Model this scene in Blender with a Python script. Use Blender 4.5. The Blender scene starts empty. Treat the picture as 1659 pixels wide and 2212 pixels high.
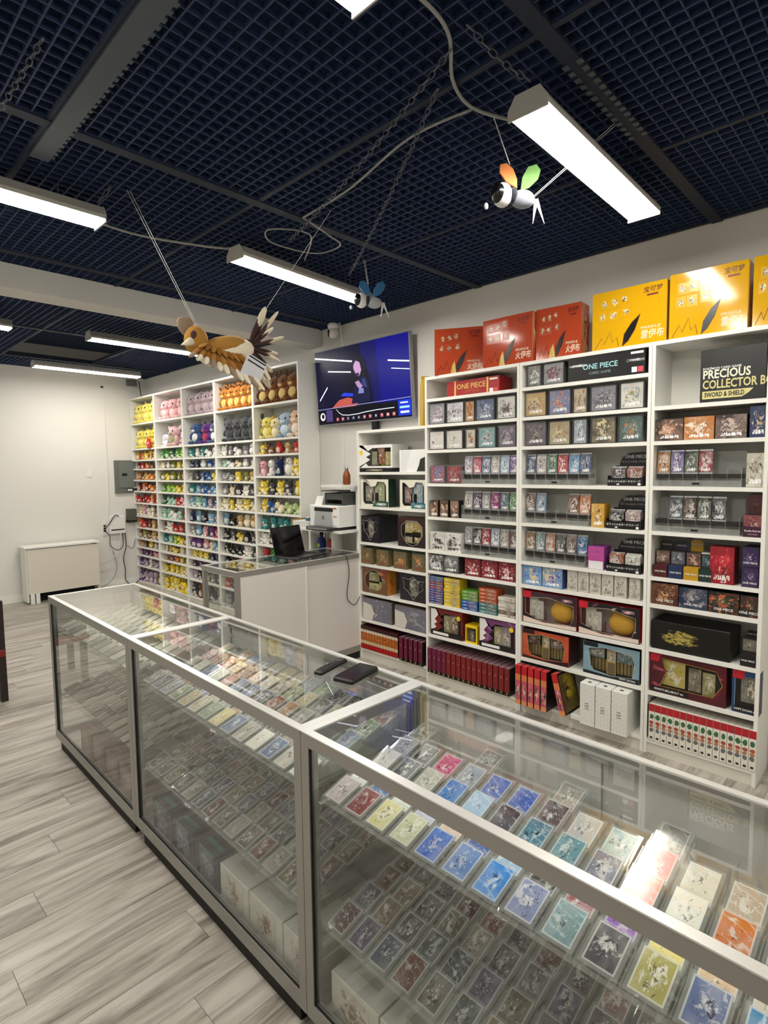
import bpy, math, random
from mathutils import Vector, Matrix
PI = math.pi
random.seed(11)
scene = bpy.context.scene
C = scene.collection

# ------------------------------------------------------------------ camera, world, exposure
F_PX, IMG_W, IMG_H = 1224.73, 1659.0, 2212.0
YAW, PITCH, ROLL, CAM_Z = 0.8005, -0.0775, -0.0121, 1.6886
cam = bpy.data.cameras.new('camera')
cam.sensor_fit = 'VERTICAL'
cam.sensor_height = 36.0
cam.lens = 36.0 * F_PX / IMG_H
cam.clip_start = 0.02
cam_o = bpy.data.objects.new('camera', cam)
C.objects.link(cam_o)
fw = Vector((math.sin(YAW) * math.cos(PITCH), math.cos(YAW) * math.cos(PITCH), math.sin(PITCH)))
rt = Vector((math.cos(YAW), -math.sin(YAW), 0))
up = rt.cross(fw)
r2 = rt * math.cos(ROLL) + up * math.sin(ROLL)
u2 = -rt * math.sin(ROLL) + up * math.cos(ROLL)
mw = Matrix.Identity(4)
for i in range(3):
    mw[i][0], mw[i][1], mw[i][2] = r2[i], u2[i], -fw[i]
mw[2][3] = CAM_Z
cam_o.matrix_world = mw
scene.camera = cam_o

world = bpy.data.worlds.new('world')
scene.world = world
world.use_nodes = True
world.node_tree.nodes['Background'].inputs[0].default_value = (0.55, 0.6, 0.68, 1)
world.node_tree.nodes['Background'].inputs[1].default_value = 0.02

vs = scene.view_settings
vs.view_transform = 'Standard'
vs.look = 'None'
vs.gamma = 1.0
vs.exposure = 1.52
vs.use_curve_mapping = False
scene.cycles.transparent_max_bounces = 28
scene.cycles.max_bounces = 5
scene.cycles.diffuse_bounces = 3
scene.cycles.glossy_bounces = 3
scene.cycles.use_light_tree = False
scene.cycles.adaptive_threshold = 0.04
LAMP = 16.5           # strength of the fluorescent diffusers

# ------------------------------------------------------------------ helpers
def lin(v):
    v /= 255.0
    return v / 12.92 if v <= 0.04045 else ((v + 0.055) / 1.055) ** 2.4

def col(r, g=None, b=None):
    if isinstance(r, str):
        r, g, b = int(r[0:2], 16), int(r[2:4], 16), int(r[4:6], 16)
    elif g is None:
        r, g, b = r
    return (lin(r), lin(g), lin(b), 1.0)

MATS = {}
def mat(name, c, rough=0.6, metal=0.0, spec=0.5, emit=None, estr=0.0):
    if name in MATS:
        return MATS[name]
    m = bpy.data.materials.new(name)
    m.use_nodes = True
    b = m.node_tree.nodes['Principled BSDF']
    b.inputs['Base Color'].default_value = col(c)
    b.inputs['Roughness'].default_value = rough
    b.inputs['Metallic'].default_value = metal
    b.inputs['Specular IOR Level'].default_value = spec
    if emit:
        b.inputs['Emission Color'].default_value = col(emit)
        b.inputs['Emission Strength'].default_value = estr
    MATS[name] = m
    return m

def hexmat(h, rough=0.55, metal=0.0):
    return mat('paint_%s_%d_%d' % (h, rough * 100, metal * 100), h, rough, metal)

class N:
    """tiny node-graph helper"""
    def __init__(s, m):
        s.t = m.node_tree
        s.n = s.t.nodes
    def new(s, kind, **kw):
        o = s.n.new(kind)
        for k, v in kw.items():
            setattr(o, k, v)
        return o
    def link(s, a, b):
        s.t.links.new(a, b)
    def math(s, op, a, b=None, c=None):
        o = s.new('ShaderNodeMath', operation=op)
        for i, x in enumerate((a, b, c)):
            if x is None:
                continue
            if isinstance(x, (int, float)):
                o.inputs[i].default_value = x
            else:
                s.link(x, o.inputs[i])
        return o.outputs[0]
    def mix(s, f, a, b):
        o = s.new('ShaderNodeMix', data_type='RGBA')
        for i, x in ((0, f), (6, a), (7, b)):
            if isinstance(x, (int, float)):
                o.inputs[i].default_value = x
            elif isinstance(x, tuple):
                o.inputs[i].default_value = x
            else:
                s.link(x, o.inputs[i])
        return o.outputs[2]

def glass_mat(name, tint, gain=1.6, ior=1.5, gloss=0.0, frost=0.0):
    if name in MATS:
        return MATS[name]
    m = bpy.data.materials.new(name)
    m.use_nodes = True
    g = N(m)
    for x in list(g.n):
        g.n.remove(x)
    out = g.new('ShaderNodeOutputMaterial')
    tr = g.new('ShaderNodeBsdfTransparent')
    tr.inputs[0].default_value = tuple(tint) + (1,)
    gl = g.new('ShaderNodeBsdfGlossy')
    gl.inputs['Roughness'].default_value = gloss
    fr = g.new('ShaderNodeFresnel')
    fr.inputs[0].default_value = ior
    geo = g.new('ShaderNodeNewGeometry')
    front = g.math('SUBTRACT', 1.0, geo.outputs['Backfacing'])
    f = g.math('MULTIPLY', g.math('MULTIPLY', fr.outputs[0], gain), front)
    f = g.math('MINIMUM', f, 1.0)
    mx = g.new('ShaderNodeMixShader')
    g.link(f, mx.inputs[0])
    g.link(tr.outputs[0], mx.inputs[1])
    g.link(gl.outputs[0], mx.inputs[2])
    if frost:
        df = g.new('ShaderNodeBsdfDiffuse')
        df.inputs[0].default_value = (.82, .84, .82, 1)
        m2 = g.new('ShaderNodeMixShader')
        m2.inputs[0].default_value = frost
        g.link(mx.outputs[0], m2.inputs[1])
        g.link(df.outputs[0], m2.inputs[2])
        mx = m2
    g.link(mx.outputs[0], out.inputs[0])
    MATS[name] = m
    return m

def art(bg=None, c2=None, c3=None, c4='f4f4f4', scale=4.0, rough=0.35, title='ffffff', spread=0.45, stripes=False, border=False, flat=False):
    """printed box art: a busy centre on a plain ground, a title line; bg None = the object's own colour"""
    key = 'art_%s_%s_%s_%s_%s_%s_%s_%s_%s' % (bg, c2, c3, c4, scale, rough, title, spread, (stripes, border, flat))
    if key in MATS:
        return MATS[key]
    m = bpy.data.materials.new('printed_art_%d' % len(MATS))
    m.use_nodes = True
    g = N(m)
    b = g.n['Principled BSDF']
    tc = g.new('ShaderNodeTexCoord')
    oi = g.new('ShaderNodeObjectInfo')
    sep = g.new('ShaderNodeSeparateXYZ')
    g.link(tc.outputs['Object'], sep.inputs[0])
    w = g.math('MULTIPLY', oi.outputs['Random'], 53.0)
    def noise(sc, det, dist, rough_=0.6):
        n = g.new('ShaderNodeTexNoise', noise_dimensions='4D')
        n.inputs['Scale'].default_value = sc
        n.inputs['Detail'].default_value = det
        n.inputs['Roughness'].default_value = rough_
        n.inputs['Distortion'].default_value = dist
        g.link(tc.outputs['Object'], n.inputs['Vector'])
        g.link(w, n.inputs['W'])
        return n.outputs[0]
    n1 = noise(scale * .8, 3.0, 1.0)
    n2 = noise(scale * 1.9, 3.0, 0.8)
    n3 = noise(scale * .35, 2.0, 0.4)
    n4 = noise(scale * 3.1, 2.0, 0.5)
    x, z = sep.outputs[0], sep.outputs[2]
    d = g.math('SQRT', g.math('ADD', g.math('MULTIPLY', x, x), g.math('MULTIPLY', z, z)))
    core = g.math('SUBTRACT', spread, d)
    if bg is None:
        cb = oi.outputs['Color']
        k2 = g.mix(0.55, cb, (0.85, 0.83, 0.8, 1))
        k3 = g.mix(0.7, cb, (0.02, 0.015, 0.02, 1))
    else:
        cb, k2, k3 = col(bg), col(c2), col(c3)
    def step(a, lo, hi):
        r = g.new('ShaderNodeMapRange', clamp=True)
        g.link(a, r.inputs[0])
        r.inputs[1].default_value = lo
        r.inputs[2].default_value = hi
        return r.outputs[0]
    def lift(n, k):
        return g.math('ADD', g.math('SUBTRACT', n, 0.5), g.math('MULTIPLY', core, k))
    c = g.mix(g.math('MULTIPLY', step(n3, 0.4, 0.62), 0.0 if flat else (0.3 if spread > .15 else .08)), cb, k2)
    c = g.mix(step(lift(n1, 1.1 if flat else .32), 0.06, 0.15), c, k2)
    c = g.mix(step(lift(n2, 1.1 if flat else .30), 0.10, 0.18), c, k3)
    c = g.mix(g.math('MULTIPLY', step(lift(n4, .9 if flat else .26), 0.13, 0.22), .6 if bg is None else .85), c, col(c4))
    if border:
        e = g.math('MAXIMUM', step(g.math('ABSOLUTE', x), .44, .455), step(g.math('ABSOLUTE', z), .455, .465))
        c = g.mix(e, c, g.mix(.6, cb, (.7, .7, .68, 1)))
    if stripes:
        s = g.math('SINE', g.math('ADD', g.math('ADD', g.math('MULTIPLY', x, 9.0), g.math('MULTIPLY', z, 26.0)), g.math('MULTIPLY', n3, 16.0)))
        s = g.math('MULTIPLY', g.math('MULTIPLY', step(s, 0.5, 0.95), step(n1, 0.42, 0.6)), .7)
        c = g.mix(s, c, g.mix(0.5, cb, (0.7, 0.95, 1, 1)))
    if title:
        tl = g.math('MULTIPLY', step(g.math('ABSOLUTE', g.math('ADD', z, 0.33)), 0.075, 0.06),
                    step(g.math('ABSOLUTE', x), 0.36, 0.33))
        mp = g.new('ShaderNodeMapping')
        mp.inputs['Scale'].default_value = (26, 1, 9)
        g.link(tc.outputs['Object'], mp.inputs[0])
        nt = g.new('ShaderNodeTexNoise', noise_dimensions='3D')
        nt.inputs['Scale'].default_value = 1.0
        nt.inputs['Detail'].default_value = 1.0
        g.link(mp.outputs[0], nt.inputs['Vector'])
        c = g.mix(g.math('MULTIPLY', tl, step(nt.outputs[0], 0.44, 0.5)), c, col(title))
    g.link(c, b.inputs['Base Color'])
    b.inputs['Roughness'].default_value = rough
    MATS[key] = m
    return m

def objcol(name, rough=0.9, tolight=0.0, todark=0.0, sheen=0.0):
    if name in MATS:
        return MATS[name]
    m = bpy.data.materials.new(name)
    m.use_nodes = True
    g = N(m)
    b = g.n['Principled BSDF']
    oi = g.new('ShaderNodeObjectInfo')
    c = oi.outputs['Color']
    if tolight:
        c = g.mix(tolight, c, (0.85, 0.8, 0.7, 1))
    if todark:
        c = g.mix(todark, c, (0.02, 0.015, 0.015, 1))
    g.link(c, b.inputs['Base Color'])
    b.inputs['Roughness'].default_value = rough
    b.inputs['Specular IOR Level'].default_value = 0.2
    b.inputs['Sheen Weight'].default_value = sheen
    MATS[name] = m
    return m

class MB:
    def __init__(s):
        s.v, s.f, s.m = [], [], []
    def add(s, vs, fs, mi=0):
        o = len(s.v)
        s.v += [tuple(v) for v in vs]
        for f in fs:
            s.f.append(tuple(i + o for i in f))
            s.m.append(mi)
        return s
    def box(s, x0, y0, z0, x1, y1, z1, mi=0, M=None):
        vs = [Vector(p) for p in ((x0, y0, z0), (x1, y0, z0), (x1, y1, z0), (x0, y1, z0),
                                  (x0, y0, z1), (x1, y0, z1), (x1, y1, z1), (x0, y1, z1))]
        if M:
            vs = [M @ v for v in vs]
        return s.add(vs, [(0, 3, 2, 1), (4, 5, 6, 7), (0, 1, 5, 4), (1, 2, 6, 5), (2, 3, 7, 6), (3, 0, 4, 7)], mi)
    def cbox(s, x0, y0, z0, x1, y1, z1, c=0.004, mi=0, M=None):
        """box with chamfered vertical and top edges"""
        ring = [(x0 + c, y0), (x1 - c, y0), (x1, y0 + c), (x1, y1 - c), (x1 - c, y1), (x0 + c, y1), (x0, y1 - c), (x0, y0 + c)]
        inn = [(x0 + c * 1.7, y0 + c), (x1 - c * 1.7, y0 + c), (x1 - c, y0 + c * 1.7), (x1 - c, y1 - c * 1.7), (x1 - c * 1.7, y1 - c), (x0 + c * 1.7, y1 - c), (x0 + c, y1 - c * 1.7), (x0 + c, y0 + c * 1.7)]
        vs = [Vector((x, y, z0)) for x, y in ring] + [Vector((x, y, z1 - c)) for x, y in ring] + [Vector((x, y, z1)) for x, y in inn]
        if M:
            vs = [M @ v for v in vs]
        fs = [tuple(range(7, -1, -1)), tuple(range(16, 24))]
        for i in range(8):
            j = (i + 1) % 8
            fs += [(i, j, j + 8, i + 8), (i + 8, j + 8, j + 16, i + 16)]
        return s.add(vs, fs, mi)
    def cyl(s, p0, p1, r0, r1=None, n=12, mi=0):
        r1 = r0 if r1 is None else r1
        p0, p1 = Vector(p0), Vector(p1)
        d = (p1 - p0).normalized()
        a = d.orthogonal().normalized()
        b = d.cross(a)
        vs = []
        for p, r in ((p0, r0), (p1, r1)):
            for i in range(n):
                t = 2 * PI * i / n
                vs.append(p + (a * math.cos(t) + b * math.sin(t)) * r)
        fs = [(i, (i + 1) % n, n + (i + 1) % n, n + i) for i in range(n)]
        fs += [tuple(range(n - 1, -1, -1)), tuple(range(n, 2 * n))]
        return s.add(vs, fs, mi)
    def lathe(s, prof, n=16, mi=0, c=(0, 0)):
        vs, fs = [], []
        for r, z in prof:
            for i in range(n):
                t = 2 * PI * i / n
                vs.append((c[0] + r * math.cos(t), c[1] + r * math.sin(t), z))
        for k in range(len(prof) - 1):
            for i in range(n):
                j = (i + 1) % n
                fs.append((k * n + i, k * n + j, (k + 1) * n + j, (k + 1) * n + i))
        fs += [tuple(range(n - 1, -1, -1)), tuple((len(prof) - 1) * n + i for i in range(n))]
        return s.add(vs, fs, mi)
    def sph(s, c, r, nu=10, nv=7, mi=0, R=None):
        if isinstance(r, (int, float)):
            r = (r, r, r)
        c = Vector(c)
        vs = []
        for j in range(nv + 1):
            ph = PI * j / nv
            for i in range(nu):
                t = 2 * PI * i / nu
                p = Vector((r[0] * math.sin(ph) * math.cos(t), r[1] * math.sin(ph) * math.sin(t), r[2] * math.cos(ph)))
                if R:
                    p = R @ p
                vs.append(c + p)
        fs = []
        for j in range(nv):
            for i in range(nu):
                k = (i + 1) % nu
                a, b_, c_, d = j * nu + i, (j + 1) * nu + i, (j + 1) * nu + k, j * nu + k
                if j == 0:
                    fs.append((a, b_, c_))
                elif j == nv - 1:
                    fs.append((a, b_, d))
                else:
                    fs.append((a, b_, c_, d))
        return s.add(vs, fs, mi)
    def tube(s, pts, r, n=6, mi=0):
        pts = [Vector(p) for p in pts]
        vs = []
        prev = None
        for i, p in enumerate(pts):
            d = (pts[min(i + 1, len(pts) - 1)] - pts[max(i - 1, 0)]).normalized()
            a = d.orthogonal().normalized() if prev is None else (prev - d * prev.dot(d)).normalized()
            prev = a
            b = d.cross(a)
            for k in range(n):
                t = 2 * PI * k / n
                vs.append(p + (a * math.cos(t) + b * math.sin(t)) * r)
        fs = []
        for i in range(len(pts) - 1):
            for k in range(n):
                q = (k + 1) % n
                fs.append((i * n + k, i * n + q, (i + 1) * n + q, (i + 1) * n + k))
        fs += [tuple(range(n - 1, -1, -1)), tuple((len(pts) - 1) * n + k for k in range(n))]
        return s.add(vs, fs, mi)
    def prism(s, poly, y0, y1, mi=0, M=None):
        """polygon in x,z extruded along y (front face at y0, polygon counter-clockwise seen from -y)"""
        n = len(poly)
        vs = [Vector((x, y0, z)) for x, z in poly] + [Vector((x, y1, z)) for x, z in poly]
        if M:
            vs = [M @ v for v in vs]
        fs = [tuple(range(n)), tuple(range(2 * n - 1, n - 1, -1))]
        fs += [((i + 1) % n, i, n + i, n + (i + 1) % n) for i in range(n)]
        return s.add(vs, fs, mi)
    def mesh(s, name, mats, smooth=False):
        me = bpy.data.meshes.new(name)
        me.from_pydata([tuple(v) for v in s.v], [], s.f)
        for m in (mats if isinstance(mats, (list, tuple)) else [mats]):
            me.materials.append(m)
        me.polygons.foreach_set('material_index', s.m)
        if smooth:
            me.polygons.foreach_set('use_smooth', [True] * len(s.f))
        me.update()
        return me
    def build(s, name, mats, parent=None, smooth=False):
        return obj(name, s.mesh(name, mats, smooth), parent)

def obj(name, data, parent=None, loc=(0, 0, 0), rot=(0, 0, 0), scale=(1, 1, 1), color=None):
    o = bpy.data.objects.new(name, data)
    C.objects.link(o)
    o.parent = parent
    o.location, o.rotation_euler, o.scale = loc, rot, scale
    if color:
        o.color = color
    return o

def tag(o, label=None, cat=None, group=None, kind=None):
    for k, v in (('label', label), ('category', cat), ('group', group), ('kind', kind)):
        if v:
            o[k] = v
    return o

def thing(name, label, cat, loc=(0, 0, 0), rotz=0.0, group=None):
    return tag(obj(name, None, None, loc, (0, 0, rotz)), label, cat, group)

def struct(o):
    o['kind'] = 'structure'
    return o

PANELS = {}
def panel(parent, name, x, z, w, h, y, m, color=None):
    """flat print facing local -y; unit mesh so that its art is laid out over -0.5..0.5"""
    if m.name not in PANELS:
        PANELS[m.name] = MB().box(-.5, -.5, -.5, .5, .5, .5).mesh('print', m)
    return obj(name, PANELS[m.name], parent, (x, y, z), (0, 0, 0), (w, 0.0012, h), color)

TXT = {}
def text(parent, body, size, m, loc, name='lettering', rot=(PI / 2, 0, 0), align='CENTER', bold=0.0, squash=1.0, shear=0.0):
    key = (body, size, m.name, align, bold, shear)
    if key not in TXT:
        cu = bpy.data.curves.new('lettering', 'FONT')
        cu.body = body
        cu.size = size
        cu.align_x = align
        cu.align_y = 'CENTER'
        cu.offset = bold * size
        cu.shear = shear
        cu.extrude = 0.0004
        cu.resolution_u = 2
        t = bpy.data.objects.new('lettering_source', cu)
        C.objects.link(t)
        bpy.context.view_layer.update()
        me = bpy.data.meshes.new_from_object(t.evaluated_get(bpy.context.evaluated_depsgraph_get()))
        bpy.data.objects.remove(t)
        me.materials.clear()
        me.materials.append(m)
        TXT[key] = me
    return obj(name, TXT[key], parent, loc, rot, (squash, 1, 1))

def copy_tree(o, parent=None):
    c = o.copy()
    C.objects.link(c)
    c.parent = parent
    for ch in o.children:
        copy_tree(ch, c)
    return c

ORD = ['zeroth', 'first', 'second', 'third', 'fourth', 'fifth', 'sixth', 'seventh', 'eighth', 'ninth', 'tenth',
       'eleventh', 'twelfth', 'thirteenth', 'fourteenth', 'fifteenth', 'sixteenth', 'seventeenth', 'eighteenth']

# ------------------------------------------------------------------ materials
WHITE_WALL = mat('wall_paint', (226, 224, 218), 0.8)
BEAM = mat('beam_paint', (214, 213, 208), 0.8)
LAMINATE = mat('white_laminate', (236, 235, 228), 0.35)
LAMINATE_WARM = mat('warm_laminate', (216, 212, 207), 0.45)
PLINTH = mat('plinth_laminate', (226, 222, 210), 0.45)
NAVY = mat('ceiling_navy', (16, 36, 70), 0.9)
GRATE = mat('grate_navy', (31, 51, 86), 0.65)
TBAR = mat('tbar_navy', (17, 31, 52), 0.7)
STRIP = mat('grey_strip', (70, 80, 88), 0.6)
ALU = mat('satin_aluminium', (160, 158, 152), 0.42, 0.55)
ALU_TOP = mat('lit_aluminium', (228, 228, 224), 0.3, 0.55)  # lit copy of the frame metal for upward faces, its brightness painted in
BLACK = mat('black_plastic', (10, 10, 11), 0.35)
MATT_BLACK = mat('matt_black', (12, 11, 11), 0.8)
KICK = mat('kick_black', (18, 15, 13), 0.7)
WHITE_P = mat('white_plastic', (232, 232, 228), 0.4)
GREY_P = mat('grey_plastic', (120, 124, 122), 0.5)
GLASS = glass_mat('showcase_glass', (0.968, 0.978, 0.97), 1.7)
SHELF_GLASS = glass_mat('shelf_glass', (0.97, 0.98, 0.972), 1.2)
ACRYLIC = glass_mat('clear_acrylic', (0.975, 0.98, 0.975), 1.5, 1.49, 0.05, 0.10)
CASE_ACRYLIC = glass_mat('case_acrylic', (0.97, 0.97, 0.97), 1.3, 1.45, 0.02, 0.02)
FILM = glass_mat('clear_film', (0.97, 0.97, 0.97), 1.5, 1.45, 0.04)
DIFF = mat('lamp_diffuser', (255, 255, 255), 0.5, emit=(255, 250, 240), estr=LAMP)
LAMP_BODY = mat('lamp_housing', (198, 196, 188), 0.5)
STRING = mat('white_string', (220, 220, 220), 0.6)
CHAINM = mat('chain_steel', (92, 98, 108), 0.45, 0.5)
PL_MAIN = objcol('plush_main', 0.95, sheen=0.3)
PL_LIGHT = objcol('plush_light', 0.95, tolight=0.6, sheen=0.3)
PL_DARK = objcol('plush_dark', 0.95, todark=0.55)
EYE = mat('plush_eye', (12, 10, 12), 0.25)

def wood_mat():
    m = bpy.data.materials.new('grey_oak_vinyl')
    m.use_nodes = True
    g = N(m)
    b = g.n['Principled BSDF']
    tc = g.new('ShaderNodeTexCoord')
    oi = g.new('ShaderNodeObjectInfo')
    mp = g.new('ShaderNodeMapping')
    mp.inputs['Scale'].default_value = (1.2, 12.0, 1.0)
    g.link(tc.outputs['Object'], mp.inputs[0])
    w = g.math('MULTIPLY', oi.outputs['Random'], 91.0)
    def noise(vec, sc, det, dist):
        n = g.new('ShaderNodeTexNoise', noise_dimensions='4D')
        n.inputs['Scale'].default_value = sc
        n.inputs['Detail'].default_value = det
        n.inputs['Roughness'].default_value = 0.6
        n.inputs['Distortion'].default_value = dist
        g.link(vec, n.inputs['Vector'])
        g.link(w, n.inputs['W'])
        return n.outputs[0]
    n1 = noise(mp.outputs[0], 1.1, 5, 0.9)
    n2 = noise(mp.outputs[0], 6.0, 4, 0.3)
    n3 = noise(tc.outputs['Object'], 1.7, 2, 0.2)
    r = g.new('ShaderNodeValToRGB')
    e = r.color_ramp.elements
    e[0].position, e[0].color = 0.34, col(104, 96, 87)
    e[1].position, e[1].color = 0.60, col(200, 194, 184)
    k = e.new(0.46)
    k.color = col(166, 158, 147)
    g.link(g.math('ADD', g.math('MULTIPLY', n1, 0.8), g.math('MULTIPLY', n2, 0.2)), r.inputs[0])
    tone = g.math('ADD', 0.85, g.math('MULTIPLY', oi.outputs['Random'], 0.13))
    tone = g.math('ADD', tone, g.math('MULTIPLY', g.math('SUBTRACT', n3, 0.5), 0.12))
    hs = g.new('ShaderNodeHueSaturation')
    g.link(tone, hs.inputs['Value'])
    g.link(r.outputs[0], hs.inputs['Color'])
    g.link(hs.outputs[0], b.inputs['Base Color'])
    b.inputs['Roughness'].default_value = 0.42
    b.inputs['Specular IOR Level'].default_value = 0.4
    return m
WOOD = wood_mat()

# ------------------------------------------------------------------ room shell
XW, YB, ZC = 3.70, 8.51, 3.05           # right wall, back wall, grating height
XL, YF = -2.3, -2.6
ZT = 3.36                               # slab above the grating
fl = struct(MB().box(XL, YF, -0.12, XW, YB, -0.004).build('floor', mat('floor_joint', (92, 82, 72), 0.7)))
pw, plen = 0.181, 1.22
pm = MB().box(-plen / 2 + .0008, -pw / 2 + .0008, -0.004, plen / 2 - .0008, pw / 2 - .0008, 0).mesh('plank', WOOD)
row = 0
y = YB - pw / 2
while y - pw / 2 > -0.6:
    off = (row * 0.437) % 1.0 * plen
    x = XW + off - plen / 2
    while x + plen / 2 > XL + .05:
        x0, x1 = max(XL, x - plen / 2), min(XW, x + plen / 2)
        if x1 - x0 > 0.05:
            o = obj('plank', pm, fl, ((x0 + x1) / 2, y, 0), (0, 0, 0), ((x1 - x0) / plen, 1, 1))
        x -= plen
    y -= pw
    row += 1
struct(MB().box(XW, YF - .1, -0.12, XW + .1, YB + .1, ZT).build('wall_right', WHITE_WALL))
struct(MB().box(XL, YB, -0.12, XW, YB + .1, ZT).build('wall_back', WHITE_WALL))
struct(MB().box(XL - .1, YF - .1, -0.12, XL, YB + .1, ZT).build('wall_left', WHITE_WALL))
struct(MB().box(XL, YF - .1, -0.12, XW, YF, ZT).build('wall_front', WHITE_WALL))
ceil = struct(MB().box(XL - .1, YF - .1, ZT, XW + .1, YB + .1, ZT + .1).build('ceiling', NAVY))
struct(MB().box(XL, 4.41, 2.893, XW, 4.63, ZT).build('trim_1', BEAM))
bb = MB().box(XL, YB - .018, 0, 3.43, YB, .10).box(XL, YB - .026, 0, 3.43, YB - .018, .07)
struct(bb.build('baseboard_back', LAMINATE))
struct(MB().box(XW - .014, YF, 0, XW, 0.5, .1).build('baseboard_right', LAMINATE))

# open grating panels below the dark slab
XG = [-2.14, -1.17, -0.20, 0.77, 1.72, 2.695, 3.67]
def grate(x0, x1, y0, y1):
    mb = MB()
    nx = max(1, round((x1 - x0) / 0.0535))
    ny = max(1, round((y1 - y0) / 0.0535))
    for i in range(nx + 1):
        x = x0 + (x1 - x0) * i / nx
        mb.box(x - .003, y0, ZC + .0005, x + .003, y1, ZC + .024)
    for j in range(ny + 1):
        y = y0 + (y1 - y0) * j / ny
        mb.box(x0, y - .0022, ZC + .002, x1, y + .0022, ZC + .022)
    mb.build('grate_panel', GRATE, ceil)['kind'] = 'stuff'
YG = [(-0.67, 0.92), (0.96, 2.52), (2.58, 4.13), (4.19, 4.40), (4.64, 6.15), (6.21, 7.72), (7.78, 8.50)]
for i in range(6):
    for j, (a, b) in enumerate(YG):
        if i == 4 and j == 5:
            continue
        grate(XG[i] + .012, XG[i + 1] - .012, a, b)
for x in XG:
    MB().box(x - .012, -.7, ZC - .004, x + .012, 4.40, ZC + .03).build('t_bar', TBAR, ceil)
    MB().box(x - .012, 4.64, ZC - .004, x + .012, 8.5, ZC + .03).build('t_bar', TBAR, ceil)
for y in (0.94, 2.55, 4.16, 6.18, 7.75):
    MB().box(XL, y - .028, ZC - .008, XW - .01, y + .028, ZC + .04).build('cross_bar', TBAR, ceil)
st = MB().box(.775, 1.0, ZC - .014, .85, 2.84, ZC - .004)
for k in range(44):
    st.box(.85, 1.02 + k * .041, ZC - .012, .862, 1.042 + k * .041, ZC - .005)
st.build('cover_strip', STRIP, ceil)
for k in range(2):
    mb = MB()
    for j in range(14):
        mb.box(1.9 + j * .045, .905 + .05 * k, ZC - .012, 1.925 + j * .045, .925 + .05 * k, ZC - .009)
    mb.build('bar_clips', STRIP, ceil)

# ------------------------------------------------------------------ lamps
def lamp(x0, x1, y, label, rz=0.0):
    t = thing('ceiling_lamp', label, 'ceiling lamp', ((x0 + x1) / 2, y, 2.905), rz, 'slim hanging fluorescent lamps')
    L = (x1 - x0) / 2
    prof = [(-.075, .018), (.075, .018), (.075, .036), (.045, .082), (-.045, .082), (-.075, .036)]
    mb = MB()
    n = len(prof)
    vs = [(-L, a, b) for a, b in prof] + [(L, a, b) for a, b in prof]
    mb.add(vs, [tuple(range(n - 1, -1, -1)), tuple(range(n, 2 * n))] + [(i, (i + 1) % n, n + (i + 1) % n, n + i) for i in range(n)])
    mb.build('housing', LAMP_BODY, t)
    for s in (-1, 1):
        MB().prism([(-.077, .004), (.077, .004), (.077, .04), (.048, .084), (-.048, .084), (-.077, .04)], -.003, .003, 0, Matrix.Translation((s * (L + .003), 0, 0)) @ Matrix.Rotation(PI / 2, 4, 'Z')).build('end_cap', LAMP_BODY, t)
    d = [(-.066, .017), (-.066, .012), (-.056, .008), (.056, .008), (.066, .012), (.066, .017)]
    n = len(d)
    vs = [(-L + .006, a, b) for a, b in d] + [(L - .006, a, b) for a, b in d]
    MB().add(vs, [tuple(range(n - 1, -1, -1)), tuple(range(n, 2 * n))] + [(i, (i + 1) % n, n + (i + 1) % n, n + i) for i in range(n)]).build('diffuser', DIFF, t)
    for s in (-.7, .7):
        MB().tube([(s * L, 0, .08), (s * L, 0, .15)], .004, 5).build('hanger', CHAINM, t)
    return t
lamp(1.85, 3.01, 1.085, 'lit hanging lamp nearest the yellow boxes, right foreground', .02)
lamp(1.86, 3.04, 3.05, 'lit hanging lamp in front of the beam, above the laptop counter', .1)
lamp(-.09, 1.13, 3.05, 'lit hanging lamp at the left picture edge, in front of the beam')
lamp(1.97, 3.19, 5.72, 'lit hanging lamp behind the bird plush, just past the beam')
lamp(1.99, 3.21, 7.60, 'lit hanging lamp farthest back, close to the back wall')
lamp(.14, 1.35, 5.77, 'lit hanging lamp tip at the left edge, past the beam')
lamp(-.09, 1.13, 1.12, 'lit hanging lamp at the top edge of the picture')
lamp(1.79, 3.01, -.9, 'lit hanging lamp behind the photographer on the shelf side')
lamp(-.09, 1.13, -.9, 'lit hanging lamp behind the photographer on the aisle side')
lamp(-1.9, -.68, 2.1, 'lit hanging lamp over the aisle outside the left edge')
lamp(-1.9, -.68, 6.2, 'lit hanging lamp over the rear aisle outside the left edge')

# chains and cables lying on / hanging above the grating
def chain(p, q, label, sag=0.03):
    p, q = Vector(p), Vector(q)
    n = int((q - p).length / .034)
    mb = MB()
    for i in range(n):
        t = (i + .5) / n
        c = p.lerp(q, t)
        c.z -= sag * 4 * t * (1 - t)
        d = (q - p).normalized()
        a = d.orthogonal().normalized()
        b = d.cross(a)
        if i % 2:
            a, b = b, a
        ring = []
        for k in range(8):
            th = 2 * PI * k / 8
            ring.append(c + d * (.021 * math.cos(th)) + a * (.009 * math.sin(th)))
        mb.tube(ring + ring[:1], .0026, 4)
    return tag(mb.build('hanging_chain', CHAINM), label, 'chain')
chain((1.54, 1.17, 3.02), (2.09, 2.78, 3.02), 'steel lamp chain running diagonally under the ceiling grating, longer one')
chain((1.67, 1.33, 3.03), (2.72, 2.95, 3.01), 'steel lamp chain running to the right end of the middle lamp')
chain((.62, 2.06, 3.04), (.57, 2.9, 3.0), 'steel lamp chain in the upper left corner', 0.02)
chain((1.5, 1.08, 3.03), (1.82, 1.05, 3.0), 'short steel chain at the near end of the right foreground lamp', 0.02)
chain((1.1, 2.97, 2.99), (1.16, 2.88, 3.09), 'short steel chain above the left lamp tip', 0.0)

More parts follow.
